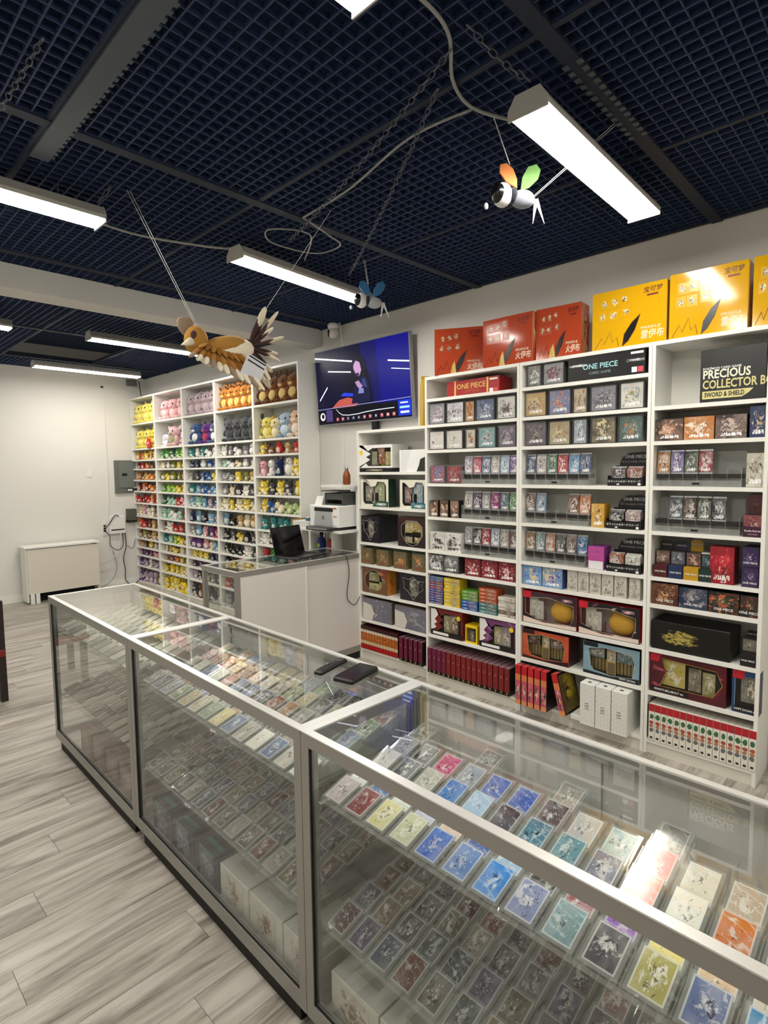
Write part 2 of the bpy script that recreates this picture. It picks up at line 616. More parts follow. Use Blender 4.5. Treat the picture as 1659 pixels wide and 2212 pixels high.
def smooth_path(pts, n=8):
    pts = [Vector(p) for p in pts]
    out = []
    for i in range(len(pts) - 1):
        p0, p1, p2, p3 = pts[max(i - 1, 0)], pts[i], pts[i + 1], pts[min(i + 2, len(pts) - 1)]
        for k in range(n):
            t = k / n
            out.append(0.5 * ((2 * p1) + (p2 - p0) * t + (2 * p0 - 5 * p1 + 4 * p2 - p3) * t * t + (3 * p1 - p0 - 3 * p2 + p3) * t ** 3))
    out.append(pts[-1])
    return out
def cable(pts, r, m, label, name='cable', cat='cable'):
    return tag(MB().tube(smooth_path(pts), r, 7).build(name, m, None, True), label, cat)
CABLE = mat('armoured_cable', (150, 152, 148), 0.5)
BLACKC = mat('black_cable', (14, 14, 15), 0.5)
cable([(1.18, 1.12, 2.99), (1.33, 1.12, 3.03), (1.5, 1.15, 3.035), (1.68, 1.27, 3.035), (1.84, 1.31, 3.035), (2.0, 1.25, 3.03), (2.1, 1.12, 3.0)], .0065, CABLE, 'pale armoured cable curving between the two nearest lamps')
cable([(1.86, 1.32, 3.036), (1.84, 1.62, 3.04), (1.95, 2.1, 3.04), (1.98, 2.5, 3.036)], .0055, CABLE, 'pale cable running under the grating towards the middle lamp')
cable([(.6, 2.98, 3.0), (.95, 3.2, 3.02), (1.35, 3.25, 3.0), (1.72, 3.15, 3.0), (1.87, 3.04, 2.99)], .007, CABLE, 'thin cable sagging between the left and middle lamps')
cable([(1.98, 2.5, 3.036), (2.2, 2.55, 3.02), (2.35, 2.62, 3.02), (2.3, 2.8, 3.01), (2.0, 2.82, 3.0), (1.9, 2.7, 3.01), (2.12, 2.62, 3.02), (2.3, 2.9, 2.995)], .0045, CABLE, 'loop of pale cable coiled above the middle lamp')

# ------------------------------------------------------------------ glass showcases
TOP, FOOT = 0.944, 0.066
def showcase(label, L, D, loc, rotz, ends=(True, True), shelves=(0.735, 0.345)):
    """local x along the length, y depth (glass front at 0, laminate doors at D)"""
    t = thing('glass_showcase', label, 'display case', loc, rotz, 'aluminium framed glass showcases')
    P = .034
    # frame: posts, rails
    for nm, (px, py) in (('front_post', (0, 0)), ('front_post', (L - P, 0)), ('rear_post', (0, D - P)), ('rear_post', (L - P, D - P))):
        MB().box(px, py, FOOT, px + P, py + P, TOP - .041).build(nm, ALU, t)
    for nm, a in (('top_rail', (0, 0, TOP - .041, L, .024, TOP - .0035)), ('top_rail', (0, D - .024, TOP - .041, L, D, TOP - .0035)),
                  ('top_end_rail', (0, .024, TOP - .041, .026, D - .024, TOP - .0035)), ('top_end_rail', (L - .026, .024, TOP - .041, L, D - .024, TOP - .0035)),
                  ('bottom_rail', (P, 0, FOOT, L - P, .026, FOOT + .052)), ('bottom_rail', (P, D - .026, FOOT, L - P, D, FOOT + .052)),
                  ('bottom_end_rail', (0, P, FOOT, .026, D - P, FOOT + .052)), ('bottom_end_rail', (L - .026, P, FOOT, L, D - P, FOOT + .052))):
        MB().box(*a).build(nm, ALU, t)
    cap = MB()
    cap.box(-.001, -.001, TOP - .0035, L + .001, .024, TOP).box(-.001, D - .02, TOP - .0035, L + .001, D + .001, TOP)
    cap.box(-.001, .024, TOP - .0035, .026, D - .02, TOP).box(L - .026, .024, TOP - .0035, L + .001, D - .02, TOP)
    cap.build('top_trim', ALU_TOP, t)
    # black glazing gaskets
    gk = MB()
    for px in (P, L - P - .004):
        gk.box(px, .003, FOOT + .052, px + .004, .009, TOP - .041)
    gk.box(P, .003, FOOT + .052, L - P, .009, FOOT + .055)
    gk.build('gasket', MATT_BLACK, t)
    MB().box(.024, .022, TOP - .0085, L - .024, D - .022, TOP - .0035).build('top_glass', GLASS, t)
    MB().box(P, .010, FOOT + .05, L - P, .015, TOP - .04).build('front_glass', GLASS, t)
    for e, px in zip(ends, (.012, L - .017)):
        MB().box(px, P, FOOT + .05, px + .005, D - P, TOP - .04).build('side_glass', GLASS, t)
    MB().box(.026, .026, FOOT + .004, L - .026, D - .026, FOOT + .018).build('base_deck', mat('deck_board', (206, 202, 194), 0.5), t)
    for a, b, yy in ((P, L / 2 + .012, D - .016), (L / 2 - .012, L - P, D - .008)):
        d = MB().box(a, yy, FOOT + .052, b, yy + .006, TOP - .041).build('back_door', LAMINATE_WARM, t)
    MB().box(L / 2 - .004, D - .002, FOOT + .052, L / 2 + .004, D + .003, TOP - .041).build('door_edge', LAMINATE, t)
    for z in shelves:
        sh = MB().box(.03, .03, z - .006, L - .03, D - .05, z).build('glass_shelf', SHELF_GLASS, t)
        for px in (.034, L - .05):
            MB().box(px, .03, z - .016, px + .016, .2, z - .006).build('shelf_bracket', ALU, sh)
    k = MB().box(.05, .014, 0, L - .05, D - .014, FOOT + .004)
    k.build('kick_base', KICK, t)
    return t

CA = -(PI / 2 + 0.020)
C0 = Vector((1.0049, 3.8094, 0))
CX = Vector((math.cos(CA), math.sin(CA), 0))
CY = Vector((-math.sin(CA), math.cos(CA), 0))
def cpos(l, e, z):
    return C0 + CX * l + CY * e + Vector((0, 0, z))
UNITS = [(0.0, 1.249), (1.2514, 1.287), (2.5408, 1.290)]
UNAME = ['farthest showcase', 'middle showcase', 'nearest showcase']
for (l, L), lab in zip(UNITS, ('glass showcase at the far left end of the counter row', 'middle glass showcase, the one with the remote on it', 'glass showcase nearest the camera, cut by the picture edge')):
    showcase(lab, L, .514, cpos(l, 0, 0), CA)
showcase('glass showcase turned crosswise, white doors facing us, laptop on top', 1.28, .505, (3.45, 4.116, 0), PI, shelves=(0.66, 0.36))

# stepped acrylic trays and cards in clear holders
ROWS = 5
TW, PITCHY, RISE = .088, .086, .011
CT = math.radians(17)
tb = MB()
tb.box(-TW / 2, 0, 0, TW / 2, PITCHY * ROWS + .004, .0025)
for s in (-1, 1):
    pts = [(0, 0), (0, .014)]
    for r in range(ROWS):
        y0, z0 = r * PITCHY, .014 + r * RISE
        pts += [(y0 + .004, z0 + .004), (y0 + PITCHY - .006, z0 + .026), (y0 + PITCHY - .004, z0 + .012)]
    pts += [(PITCHY * ROWS + .004, .0)]
    x = s * (TW / 2 - .0012)
    n = len(pts)
    vs = [(x - .0012, a, b) for a, b in pts] + [(x + .0012, a, b) for a, b in pts]
    tb.add(vs, [tuple(range(n)), tuple(range(2 * n - 1, n - 1, -1))] + [((i + 1) % n, i, n + i, n + (i + 1) % n) for i in range(n)])
for r in range(ROWS):
    y0, z0 = r * PITCHY, .002 + r * RISE
    tb.box(-TW / 2, y0, .002, TW / 2, y0 + .0025, z0 + .011)
TRAY = tb.mesh('card_tray', ACRYLIC)
CARD_ART = art(None, None, None, 'f0efe8', 3.6, 0.2, None, 0.38, border=True)
HOLO_ART = art(None, None, None, 'f4f8ff', 3.0, 0.12, None, 0.3, True, True)
HOLD = MB().box(-.038, -.0015, -.050, .038, .0015, .050).mesh('clear_holder', ACRYLIC)
CARDS = {}
for nm, m in (('p', CARD_ART), ('h', HOLO_ART)):
    CARDS[nm] = MB().box(-.5, -.5, -.5, .5, .5, .5).mesh('card', m)
UP3 = [['b9aeb0', '7d3038', 'c9c48e', 'b9bf9c', '2f62b8', '5a7fb8', '1f7fd0', '7c88b0', '6d8c94', '3a3842', 'a39c58', '5b6a94', '4a86b0', '8890a0'],
       ['e8e6e2', '3d6aa0', 'd2d8cc', 'b8bcd4', 'd8c0b0', '3b5aa8', '8fb4d8', '2a2830', '9c5a66', '8a4fb0', 'e8d878', 'd8b48c', 'c8c0b0', 'a89870'],
       ['d8d8d8', '50545a', 'b0aca0', '3a78c0', '9ab8d8', '4a4450', '2f6f88', '5d8c98', '2a3058', 'd86f58', 'e2ded2', 'c8743c', '3c4448', '4a4a4a'],
       ['9a9aa0', '3a3c40', 'b85a80', '8a9aa8', '2c60b0', '3060b0', '2c3440', 'b0b0b0', '8ca8a8', 'c83838', 'd8d4c8', 'b8a898', '60605c', '505050'],
       ['8a8880', '6a6a68', '9a9080', '7a7a78', '8a8a86', '706c66', '8c8880', '76746e', '8a867c', '7c766c', '8c8478', '84807a', '7a7a76', '70706c']]
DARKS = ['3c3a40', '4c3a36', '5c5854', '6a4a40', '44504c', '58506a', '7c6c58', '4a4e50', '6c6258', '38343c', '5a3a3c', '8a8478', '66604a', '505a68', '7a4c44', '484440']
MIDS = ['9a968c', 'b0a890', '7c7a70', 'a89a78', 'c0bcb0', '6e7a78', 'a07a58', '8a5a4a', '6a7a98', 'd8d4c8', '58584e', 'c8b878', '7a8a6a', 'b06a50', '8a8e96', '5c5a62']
def fill(u, z, shelf, n, colours, stuff=False):
    l0, L = UNITS[u]
    step = (L - .09) / n
    sm = [MB(), MB(), MB()]
    for i in range(n):
        lx = l0 + .045 + step * (i + .5)
        if not stuff:
            tr = obj('card_tray', TRAY, None, cpos(lx, .034, z), (0, 0, CA))
            tag(tr, 'stepped clear card tray, %s from the left on the %s shelf, %s' % (ORD[i + 1], shelf, UNAME[u]), 'card tray', 'clear stepped card trays')
        for r in range(ROWS):
            c = colours(i, r)
            if c is None:
                continue
            yy = .034 + r * PITCHY + .047
            zz = z + .0045 + r * RISE + .030
            p = cpos(lx, yy, zz)
            rx = -(PI / 2 - CT)
            if stuff:
                M = Matrix.Translation(p) @ Matrix.Rotation(CA, 4, 'Z') @ Matrix.Rotation(rx, 4, 'X')
                sm[random.randrange(3)].box(-.031, -.002, -.043, .031, .002, .043, 0, M)
                continue
            h = obj('trading_card', HOLD, None, p, (rx, 0, CA))
            tag(h, 'trading card in clear holder, tray %s, row %s, %s shelf, %s' % (ORD[i + 1], ORD[r + 1], shelf, UNAME[u]), 'trading card', 'cards in the %s' % UNAME[u])
            holo = random.random() < (.45 if u == 2 and z > .5 else .12)
            obj('card_print', CARDS['h' if holo else 'p'], h, (0, 0, 0), (0, 0, 0), (.062, .0034, .087), col(c))
    if stuff:
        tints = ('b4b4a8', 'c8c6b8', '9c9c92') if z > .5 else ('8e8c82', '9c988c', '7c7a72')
        for k in range(3):
            o = sm[k].build('trading_cards', hexmat(tints[k], .2))
            tag(o, '%s cards laid in rows on the %s shelf of the farthest showcase' % (('grey', 'pale', 'dark')[k], shelf), 'trading cards', None, 'stuff')
fill(2, .735, 'upper', 14, lambda i, r: None if (r == 4 and i % 3) else UP3[r][i])
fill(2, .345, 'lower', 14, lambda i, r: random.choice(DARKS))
fill(1, .735, 'upper', 14, lambda i, r: random.choice(MIDS))
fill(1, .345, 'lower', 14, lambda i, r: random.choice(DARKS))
fill(0, .735, 'upper', 14, lambda i, r: 'ffffff', True)
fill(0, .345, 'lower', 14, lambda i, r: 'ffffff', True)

# boxes on the showcase decks
def local_box(t, w, h, d, m, name='body'):
    return MB().cbox(-w / 2, 0, 0, w / 2, d, h, .0025).build(name, m, t)
DZ = FOOT + .018
WART = art('d9d7cf', 'a8947c', '6b5040', 'b08a68', 4.4, .4, None, .42)
def deck_box(u, lx, w, h, body, am, lab, sticker=None, nm='product_box'):
    t = thing(nm, lab, 'box', cpos(UNITS[u][0] + lx, .045, DZ), CA, 'boxes on the showcase floors')
    local_box(t, w, h, .2, hexmat(body, .5))
    panel(t, 'front_print', 0, h * .46, w * .6, h * .86, -.0007, am)
    if sticker:
        MB().box(-w * .3, .03, h, w * .3, .05, h + .0012).build('seal_sticker', hexmat(sticker, .3), t)
        MB().box(-w * .3, -.0015, h - .012, w * .3, .0, h).build('seal_sticker', hexmat(sticker, .3), t)
    else:
        panel(t, 'top_print', 0, 0, w * .5, .024, .0, hexmat('bcbab0', .5))
        t.children[-1].location = (0, .06, h + .0006)
        t.children[-1].rotation_euler = (PI / 2, 0, 0)
    return t
BLU = art('3c4656', '8a8e9e', '5a6478', 'b4b8c4', 2.6, .3, None, .5)
for k in range(3):
    deck_box(1, .09 + .205 * k + .09, .19, .135, '2c3644', BLU, 'dark blue sealed box on the middle showcase floor, %s from the left' % ORD[k + 1], '2f6f66')
for k in range(3):
    deck_box(1, .09 + .205 * (3 + k) + .09, .2, .135, 'd6d6cc', WART, 'white box with brown artwork, %s white one on the middle showcase floor' % ORD[k + 1])
for k in range(6):
    deck_box(2, .07 + .205 * k + .09, .2, .135, 'd6d6cc', WART, 'white box with brown artwork, %s from the left on the nearest showcase floor' % ORD[k + 1])
RED = art('8a7468', 'b09488', '6a4c44', 'c0a8a0', 2.4, .4, None, .2)
for k in range(4):
    deck_box(0, .33 + .2 * k + .09, .17, .15, '7c6a5e', RED, 'dull reddish box on the farthest showcase floor, %s from the left' % ORD[k + 1], '9a6a62')

# things on the counter top
t = thing('phone', 'thick black phone lying on the middle showcase glass', 'phone', (1.362, 1.472, TOP - .0035), math.radians(12))
MB().cbox(-.085, -.043, 0, .085, .043, .016, .005).build('body', BLACK, t)
MB().box(-.079, -.038, .0158, .079, .038, .0166).build('screen', mat('screen_black', (4, 4, 6), .12), t)
t = thing('remote_control', 'slim black remote control lying beside the phone', 'remote control', (1.352, 1.6, TOP - .0035), math.radians(14))
MB().cbox(-.085, -.019, 0, .085, .019, .014, .005).build('body', BLACK, t)
mb = MB()
for i in range(7):
    for j in range(3):
        mb.cyl((-.06 + i * .013, -.010 + j * .010, .0138), (-.06 + i * .013, -.010 + j * .010, .0155), .0038, None, 8)
mb.build('buttons', mat('button_grey', (44, 44, 46), .5), t)
MB().cyl((.045, 0, .0138), (.045, 0, .0156), .013, None, 16).build('navigation_ring', mat('button_grey', (44, 44, 46), .5), t)

# ------------------------------------------------------------------ bookcases
def bookcase(label, W, H, D, loc, shelves, rotz=-PI / 2, group='white bookcases'):
    t = thing('bookcase', label, 'bookcase', loc, rotz, group)
    T = .018
    MB().box(0, 0, 0, T, D, H).build('side_panel', LAMINATE, t)
    MB().box(W - T, 0, 0, W, D, H).build('side_panel', LAMINATE, t)
    MB().box(T, .001, H - .022, W - T, D, H).build('top_panel', LAMINATE, t)
    MB().box(T, D - .006, .07, W - T, D, H - .022).build('back_panel', mat('shelf_back', (222, 221, 214), .6), t)
    MB().box(T, .012, 0, W - T, .026, shelves[-1] - .022).build('plinth', PLINTH, t)
    for z in shelves:
        MB().box(T, .001, z - .022, W - T, D - .006, z).build('shelf', LAMINATE, t)
    return t
SH1 = [1.655, 1.358, 1.046, .854, .602, .36, .098]
SH2 = [2.206, 2.012, 1.82, 1.566, 1.31, 1.05, .891, .631, .385, .088]
SH4 = [2.014, 1.82, 1.567, 1.312, 1.05, .891, .631, .375, .088]
XA = 3.372
bookcase('low white bookcase right of the printer, below the television', .789, 2.012, .27, (XA + .03, 3.621, 0), SH1)
bookcase('tall white card bookcase under the three red boxes', .817, 2.372, .28, (XA, 2.822, 0), SH2)
bookcase('tall white card bookcase with the long black box on its top shelf', .838, 2.372, .28, (XA, 2.003, 0), SH2)
bookcase('tall white card bookcase at the right picture edge', .565, 2.372, .28, (XA, 1.163, 0), SH4)
SHELF = {1: [2.012] + SH1, 2: [2.372] + SH2, 3: [2.372] + SH2, 4: [2.372] + SH4}
CASE = {1: 'low bookcase', 2: 'second card bookcase', 3: 'third card bookcase', 4: 'rightmost bookcase'}
XPF = 3.44
PZ = [2.37, 2.01, 1.85, 1.72, 1.56, 1.40, 1.23, 1.04, .87, .71, .58, .46, .30, .07]
PZ5 = [2.37, 2.01, 1.85, 1.62, 1.42, 1.23, 1.045, .885, .70, .52, .30, .07]
PYB = [8.495, 7.700, 6.890, 6.085, 5.280, 4.478]
PNAME = ['leftmost', 'second', 'middle', 'fourth', 'rightmost']
for k in range(5):
    bookcase('%s of the five tall white plush toy bookcases' % PNAME[k], PYB[k] - PYB[k + 1] - .002, 2.735, .255, (XPF, PYB[k], 0), PZ5 if k == 4 else PZ, group='plush toy bookcases')

# ------------------------------------------------------------------ shop goods on the card bookcases
def goods(name, label, cat, c, row, yc, setback=.016, group=None, dz=0.0, tilt=0.0):
    return thing(name, label, cat, (XA + (.03 if c == 1 else 0) + setback, yc, SHELF[c][row] + dz), -PI / 2 + tilt, group or 'goods on the %s' % CASE[c])

def where(c, row, i):
    return '%s from left, %s shelf, %s' % (ORD[i], ORD[row], CASE[c])

WHT = mat('print_white', (240, 240, 236), .5)
GOLD = mat('print_gold', (222, 186, 96), .35)
CYAN = mat('print_cyan', (170, 226, 232), .4)
PALEGOLD = mat('print_palegold', (214, 204, 140), .35)
INKBLACK = mat('print_black', (12, 12, 14), .5)

POLY = {
    'rect': [(-.4, -.38), (.4, -.38), (.4, .36), (-.4, .36)],
    'hex': [(-.46, .3), (-.46, -.18), (-.2, -.36), (.38, -.36), (.44, -.1), (.44, .22), (0.0, .38)],
    'oct': [(-.2, -.38), (0, -.46), (.2, -.38), (.36, -.1), (.36, .2), (.18, .38), (-.2, .38), (-.38, .2), (-.38, -.1)],
    'shield': [(0, -.44), (.22, -.12), (.36, -.02), (.3, .16), (.4, .3), (.16, .28), (0, .42), (-.18, .3), (-.42, .34), (-.34, .14), (-.36, -.04), (-.2, -.16)],
    'round': [(.36 * math.cos(2 * PI * k / 20) - .04, .40 * math.sin(2 * PI * k / 20)) for k in range(20)],
    'jag': [(-.18, -.42), (.46, -.42), (.46, .36), (-.05, .36), (-.2, .22), (-.1, .1), (-.24, -.02), (-.12, -.14), (-.26, -.28)],
    'arrow': [(-.36, -.32), (.34, -.32), (.46, 0.02), (.38, .34), (-.34, .4), (-.28, .05)],
    'bev': [(-.36, -.24), (-.3, -.36), (.02, -.42), (.38, -.36), (.42, .1), (.36, .32), (-.1, .4), (-.4, .3)],
    'round_rect': [(-.40, -.30), (-.34, -.4), (.34, -.4), (.42, -.28), (.42, .26), (.36, .40), (.12, .42), (.05, .26), (-.12, .22), (-.2, .4), (-.4, .4)],
}
RING = {}
def ring_mesh(kind, m):
    key = (kind, m.name)
    if key in RING:
        return RING[key]
    inner = POLY[kind]
    cx = sum(p[0] for p in inner) / len(inner)
    cz = sum(p[1] for p in inner) / len(inner)
    pts = []
    for i in range(len(inner)):                       # subdivide so that the outer corners are met
        a, b = inner[i], inner[(i + 1) % len(inner)]
        for k in range(4):
            pts.append((a[0] + (b[0] - a[0]) * k / 4, a[1] + (b[1] - a[1]) * k / 4))
    def angle(p):
        return math.atan2(p[1] - cz, p[0] - cx)
    def outer(p):
        dx, dz = p[0] - cx, p[1] - cz
        k = 1e9
        if dx > 1e-9: k = min(k, (.5 - cx) / dx)
        if dx < -1e-9: k = min(k, (-.5 - cx) / dx)
        if dz > 1e-9: k = min(k, (.5 - cz) / dz)
        if dz < -1e-9: k = min(k, (-.5 - cz) / dz)
        return (cx + dx * k, cz + dz * k)
    outs = [outer(p) for p in pts]
    for q in ((-.5, -.5), (.5, -.5), (.5, .5), (-.5, .5)):   # snap the nearest outer point to each corner
        j = min(range(len(outs)), key=lambda k: (outs[k][0] - q[0]) ** 2 + (outs[k][1] - q[1]) ** 2)
        outs[j] = q
    n = len(pts)
    mb = MB()
    for y in (-.5, .5):
        vs = [(x, y, z) for x, z in pts] + [(x, y, z) for x, z in outs]
        fs = [((i, (i + 1) % n, n + (i + 1) % n, n + i)) for i in range(n)]
        mb.add(vs, fs if y > 0 else [f[::-1] for f in fs])
    vs = [(x, -.5, z) for x, z in pts] + [(x, .5, z) for x, z in pts]
    mb.add(vs, [(i, (i + 1) % n, n + (i + 1) % n, n + i) for i in range(n)])
    RING[key] = mb.mesh('front_sheet', m)
    return RING[key]

def win_box(t, w, h, d, body, frame, kind, rim=None, inside='2a2624', fill_cols=(), flip=1):
    bm = hexmat(body, .45)
    T = .003
    mb = MB()
    mb.box(-w / 2, 0, 0, -w / 2 + T, d, h).box(w / 2 - T, 0, 0, w / 2, d, h)
    mb.box(-w / 2 + T, 0, 0, w / 2 - T, d, T).box(-w / 2 + T, 0, h - T, w / 2 - T, d, h)
    mb.build('carton', bm, t)
    MB().box(-w / 2 + T, d - .004, T, w / 2 - T, d, h - T).build('tray_insert', hexmat(inside, .4), t)
    obj('front_sheet', ring_mesh(kind, frame), t, (0, .0005, h / 2), (0, 0, 0), (w * flip, .0018, h))
    poly = [(x * w * flip, z * h + h / 2) for x, z in POLY[kind]]
    MB().prism(poly[::flip], .0022, .003).build('window_film', FILM, t)
    if rim:
        mb = MB()
        pts = [(x, -.001, z) for x, z in poly]
        mb.tube(pts + pts[:1], .0022, 4)
        mb.build('window_rim', hexmat(rim, .4), t)
    for (x, z, bw, bh, hx) in fill_cols:
        panel(t, 'content', x * w * flip, h / 2 + z * h, bw * w * 1.15, bh * h * 1.15, .014, art(hx, 'e0d8c0', '4a4238', 'f4eedc', 3.4, .3, None, .36))
        t.children[-1].scale.y = .006

def acr_box(t, w, h, am, d=.075, body='5a5a5e'):
    MB().box(-w / 2 + .009, .009, .006, w / 2 - .009, d - .006, h - .009).build('inner_carton', hexmat(body, .4), t)
    panel(t, 'front_print', 0, h / 2, w - .018, h - .017, .0084, am)
    mb = MB()
    T = .003
    mb.box(-w / 2, 0, 0, w / 2, T, h).box(-w / 2, d - T, 0, w / 2, d, h).box(-w / 2, T, 0, -w / 2 + T, d - T, h).box(w / 2 - T, T, 0, w / 2, d - T, h)
    mb.box(-w / 2 + T, T, h - T, w / 2 - T, d - T, h).box(-w / 2 + T, T, 0, w / 2 - T, d - T, T)
    mb.build('acrylic_case', CASE_ACRYLIC, t)

def plain_box(t, w, h, am, d=.09, body='444448', side=None):
    MB().cbox(-w / 2, 0, 0, w / 2, d, h, .0018).build('carton', hexmat(body, .4), t)
    panel(t, 'front_print', 0, h / 2, w - .003, h - .004, -.0004, am)
    if side:
        p = panel(t, 'side_print', w / 2 + .0004, h / 2, d - .004, h - .004, d / 2, side)
        p.rotation_euler = (0, 0, PI / 2)

A = {  # acrylic-cased booster boxes: description, art
    'a1': ('slate and red', art('8a8a98', 'c8b8c0', '5a3238', 'f0eef0')), 'a2': ('white and black burst', art('d8d8dc', '6a6870', '2a2628', 'b04848')),
    'a3': ('gold and crimson', art('c89a58', 'a03040', '4a1a20', 'f0d890')), 'a4': ('blue grey', art('4a5a80', 'a8b4c8', '20283c', 'e8eef8')),
    'a5': ('white with dark figure', art('dcdcd8', '6a5a60', '3a2a30', '8a4048')), 'a6': ('plain white with rust sketch', art('e4e2dc', '9a6a5c', '4a3a3c', 'c8a898', spread=.2)),
    'a7': ('plain white with grey sketch', art('dedcd4', '7c7a70', '34323a', 'b0a898', spread=.2)), 'a8': ('white, yellow and red', art('d8d4c4', '8a7a70', 'b03a3a', 'e8d850')),
    'a9': ('teal', art('6a9a98', 'a8b4bc', '7a3a3c', 'e8f0ee')), 'a10': ('violet grey', art('5c5668', 'a090a8', '2c2630', 'd8b890')),
    'a11': ('half red half blue', art('a85a68', '4a78b0', '3a2a34', 'eef0f4')), 'a12': ('deep red', art('7a2430', 'c04848', '2a1416', 'f4ece8')),
    'a13': ('black and silver', art('6a6a68', 'd8d8d0', '161616', 'f4f4ec')), 'a14': ('silver with red title', art('9a9a9c', '5a4a50', 'a83a44', 'd0d0d4')),
    'a15': ('golden brown', art('b8955c', 'd8c08c', '6a5a70', 'e8dcc0')), 'a16': ('orange and blue', art('6a7ca8', 'e09a48', 'a84a30', 'f0ece0')),
    'a17': ('narrow cream', art('c8b898', '8a6a58', '4a3230', 'f0ece0')), 'a18': ('grey violet', art('8c8a94', '5a5660', '2c2a30', 'e4e0e8')),
    'a19': ('white and gold', art('dcdad0', '8a98a0', '9a8248', 'f8f4e0')), 'a20': ('dusky purple', art('5a525c', '8c7c80', '2a2428', 'd8c8a8')),
    'a21': ('tan and rust', art('a89a78', 'd0c098', '8a4a34', 'e8dcc0')), 'a22': ('narrow ice blue', art('8c98a8', 'd8e0dc', '4a545c', 'f0f4e0')),
    'a23': ('black with cream rays', art('3c2a22', 'e8d8a8', '141010', 'f4e8c8')), 'a24': ('dark teal and orange', art('36544c', '6a8a8c', 'c07a40', 'e8dcc8')),
}
P_ = {  # plain cartons: description, art, body, depth
    's1': ('small dark carton with cream figure', art('3c2c28', 'd8b898', '6a3028', 'e8dcc8'), '1c1816', .06),
    'bw1': ('white carton with black slashes', art('e8e6e0', '2a2626', '5a4a44', 'ffffff', 3.0, title='2a2626'), 'dcdad4', .1),
    'bw2': ('black carton with white brush strokes', art('2c2c2c', 'd8d8d6', '6a6a6c', 'ffffff', 3.2), '3a3a3c', .13),
    'red2': ('maroon carton with white and red figure', art('6a1c26', 'a83440', 'e8dcd4', 'f4f0ec', 3.0), '5a1820', .11),
    'blue3': ('sky blue carton with violet figure', art('5c92c8', 'd8c8a0', '5a4a98', 'f0e8e0', 3.2), '4a5a90', .11),
    'w1': ('slim cream carton with grey sketch', art('cdc8bc', '9a9288', '6a5a50', 'eae6dc', 4.5, title='8a8278'), 'd8d4c8', .1),
    'gold': ('gold carton with white figure', art('c89830', 'e8d8b0', '5a4a30', 'f4f0e4', 3.4), 'b8862c', .09),
    'c1': ('black and amber carton', art('2c2220', 'c8a088', '8a5a28', 'f0e8e0', 4.0), '1a1614', .12),
    'c2': ('orange carton', art('b8763c', 'e8d8c0', '7a3020', 'f4ece0', 3.4), 'a86a34', .12),
    'c3': ('dark brown carton with pale figures', art('3a2c30', 'c8b0a0', '7a7078', 'f0e8e0', 3.6), '2a2024', .12),
    'c4': ('navy carton with blond figures', art('24345c', '3c4450', 'c8a878', 'e8e4dc', 3.0), '1c2848', .12),
    'c5': ('black and white checked carton', art('c8c4b4', '3a3430', '8a7868', 'f0ece0', 3.6), '4a4844', .12),
    'd1': ('brown carton with white lettering', art('4a2620', 'c08858', '2a1614', 'e0b890', 3.4, title=None), '3a1e1a', .12),
    'd2': ('navy carton with white lettering', art('1c2c48', '8a8890', '3c3440', 'd8d0c8', 3.4, title=None), '182440', .12),
    'd3': ('black carton with orange glow', art('1c201e', 'c86a40', '2c4a38', 'e8b088', 3.0, title=None), '161a18', .12),
    'd4': ('black carton with green figure', art('1c201e', '8a4a34', '2c5a3c', 'd8a080', 3.0, title=None), '161a18', .12),
}
TIN = art('5a5a40', 'c87a40', '3c6a50', 'f0e4c8', 2.6, .35, '8a3c28', .35)
TINSIDE = art('6a6a48', 'a86a40', '4a7850', 'd0b878', 2.2, .35, None, .3)
GREYB = art('6c6a78', '9a98a4', '7a6448', 'd8d4d8', 3.0, .35, None, .35)

def ball_print(t, x, z, r, hexes):
    """a plain two-tone roundel used as a stand-in emblem"""
    mb = MB()
    n = 16
    mb.prism([(x + r * math.cos(2 * PI * k / n), z + r * math.sin(2 * PI * k / n)) for k in range(n)], -.0016, -.0006)
    mb.build('emblem', hexmat(hexes, .4), t)

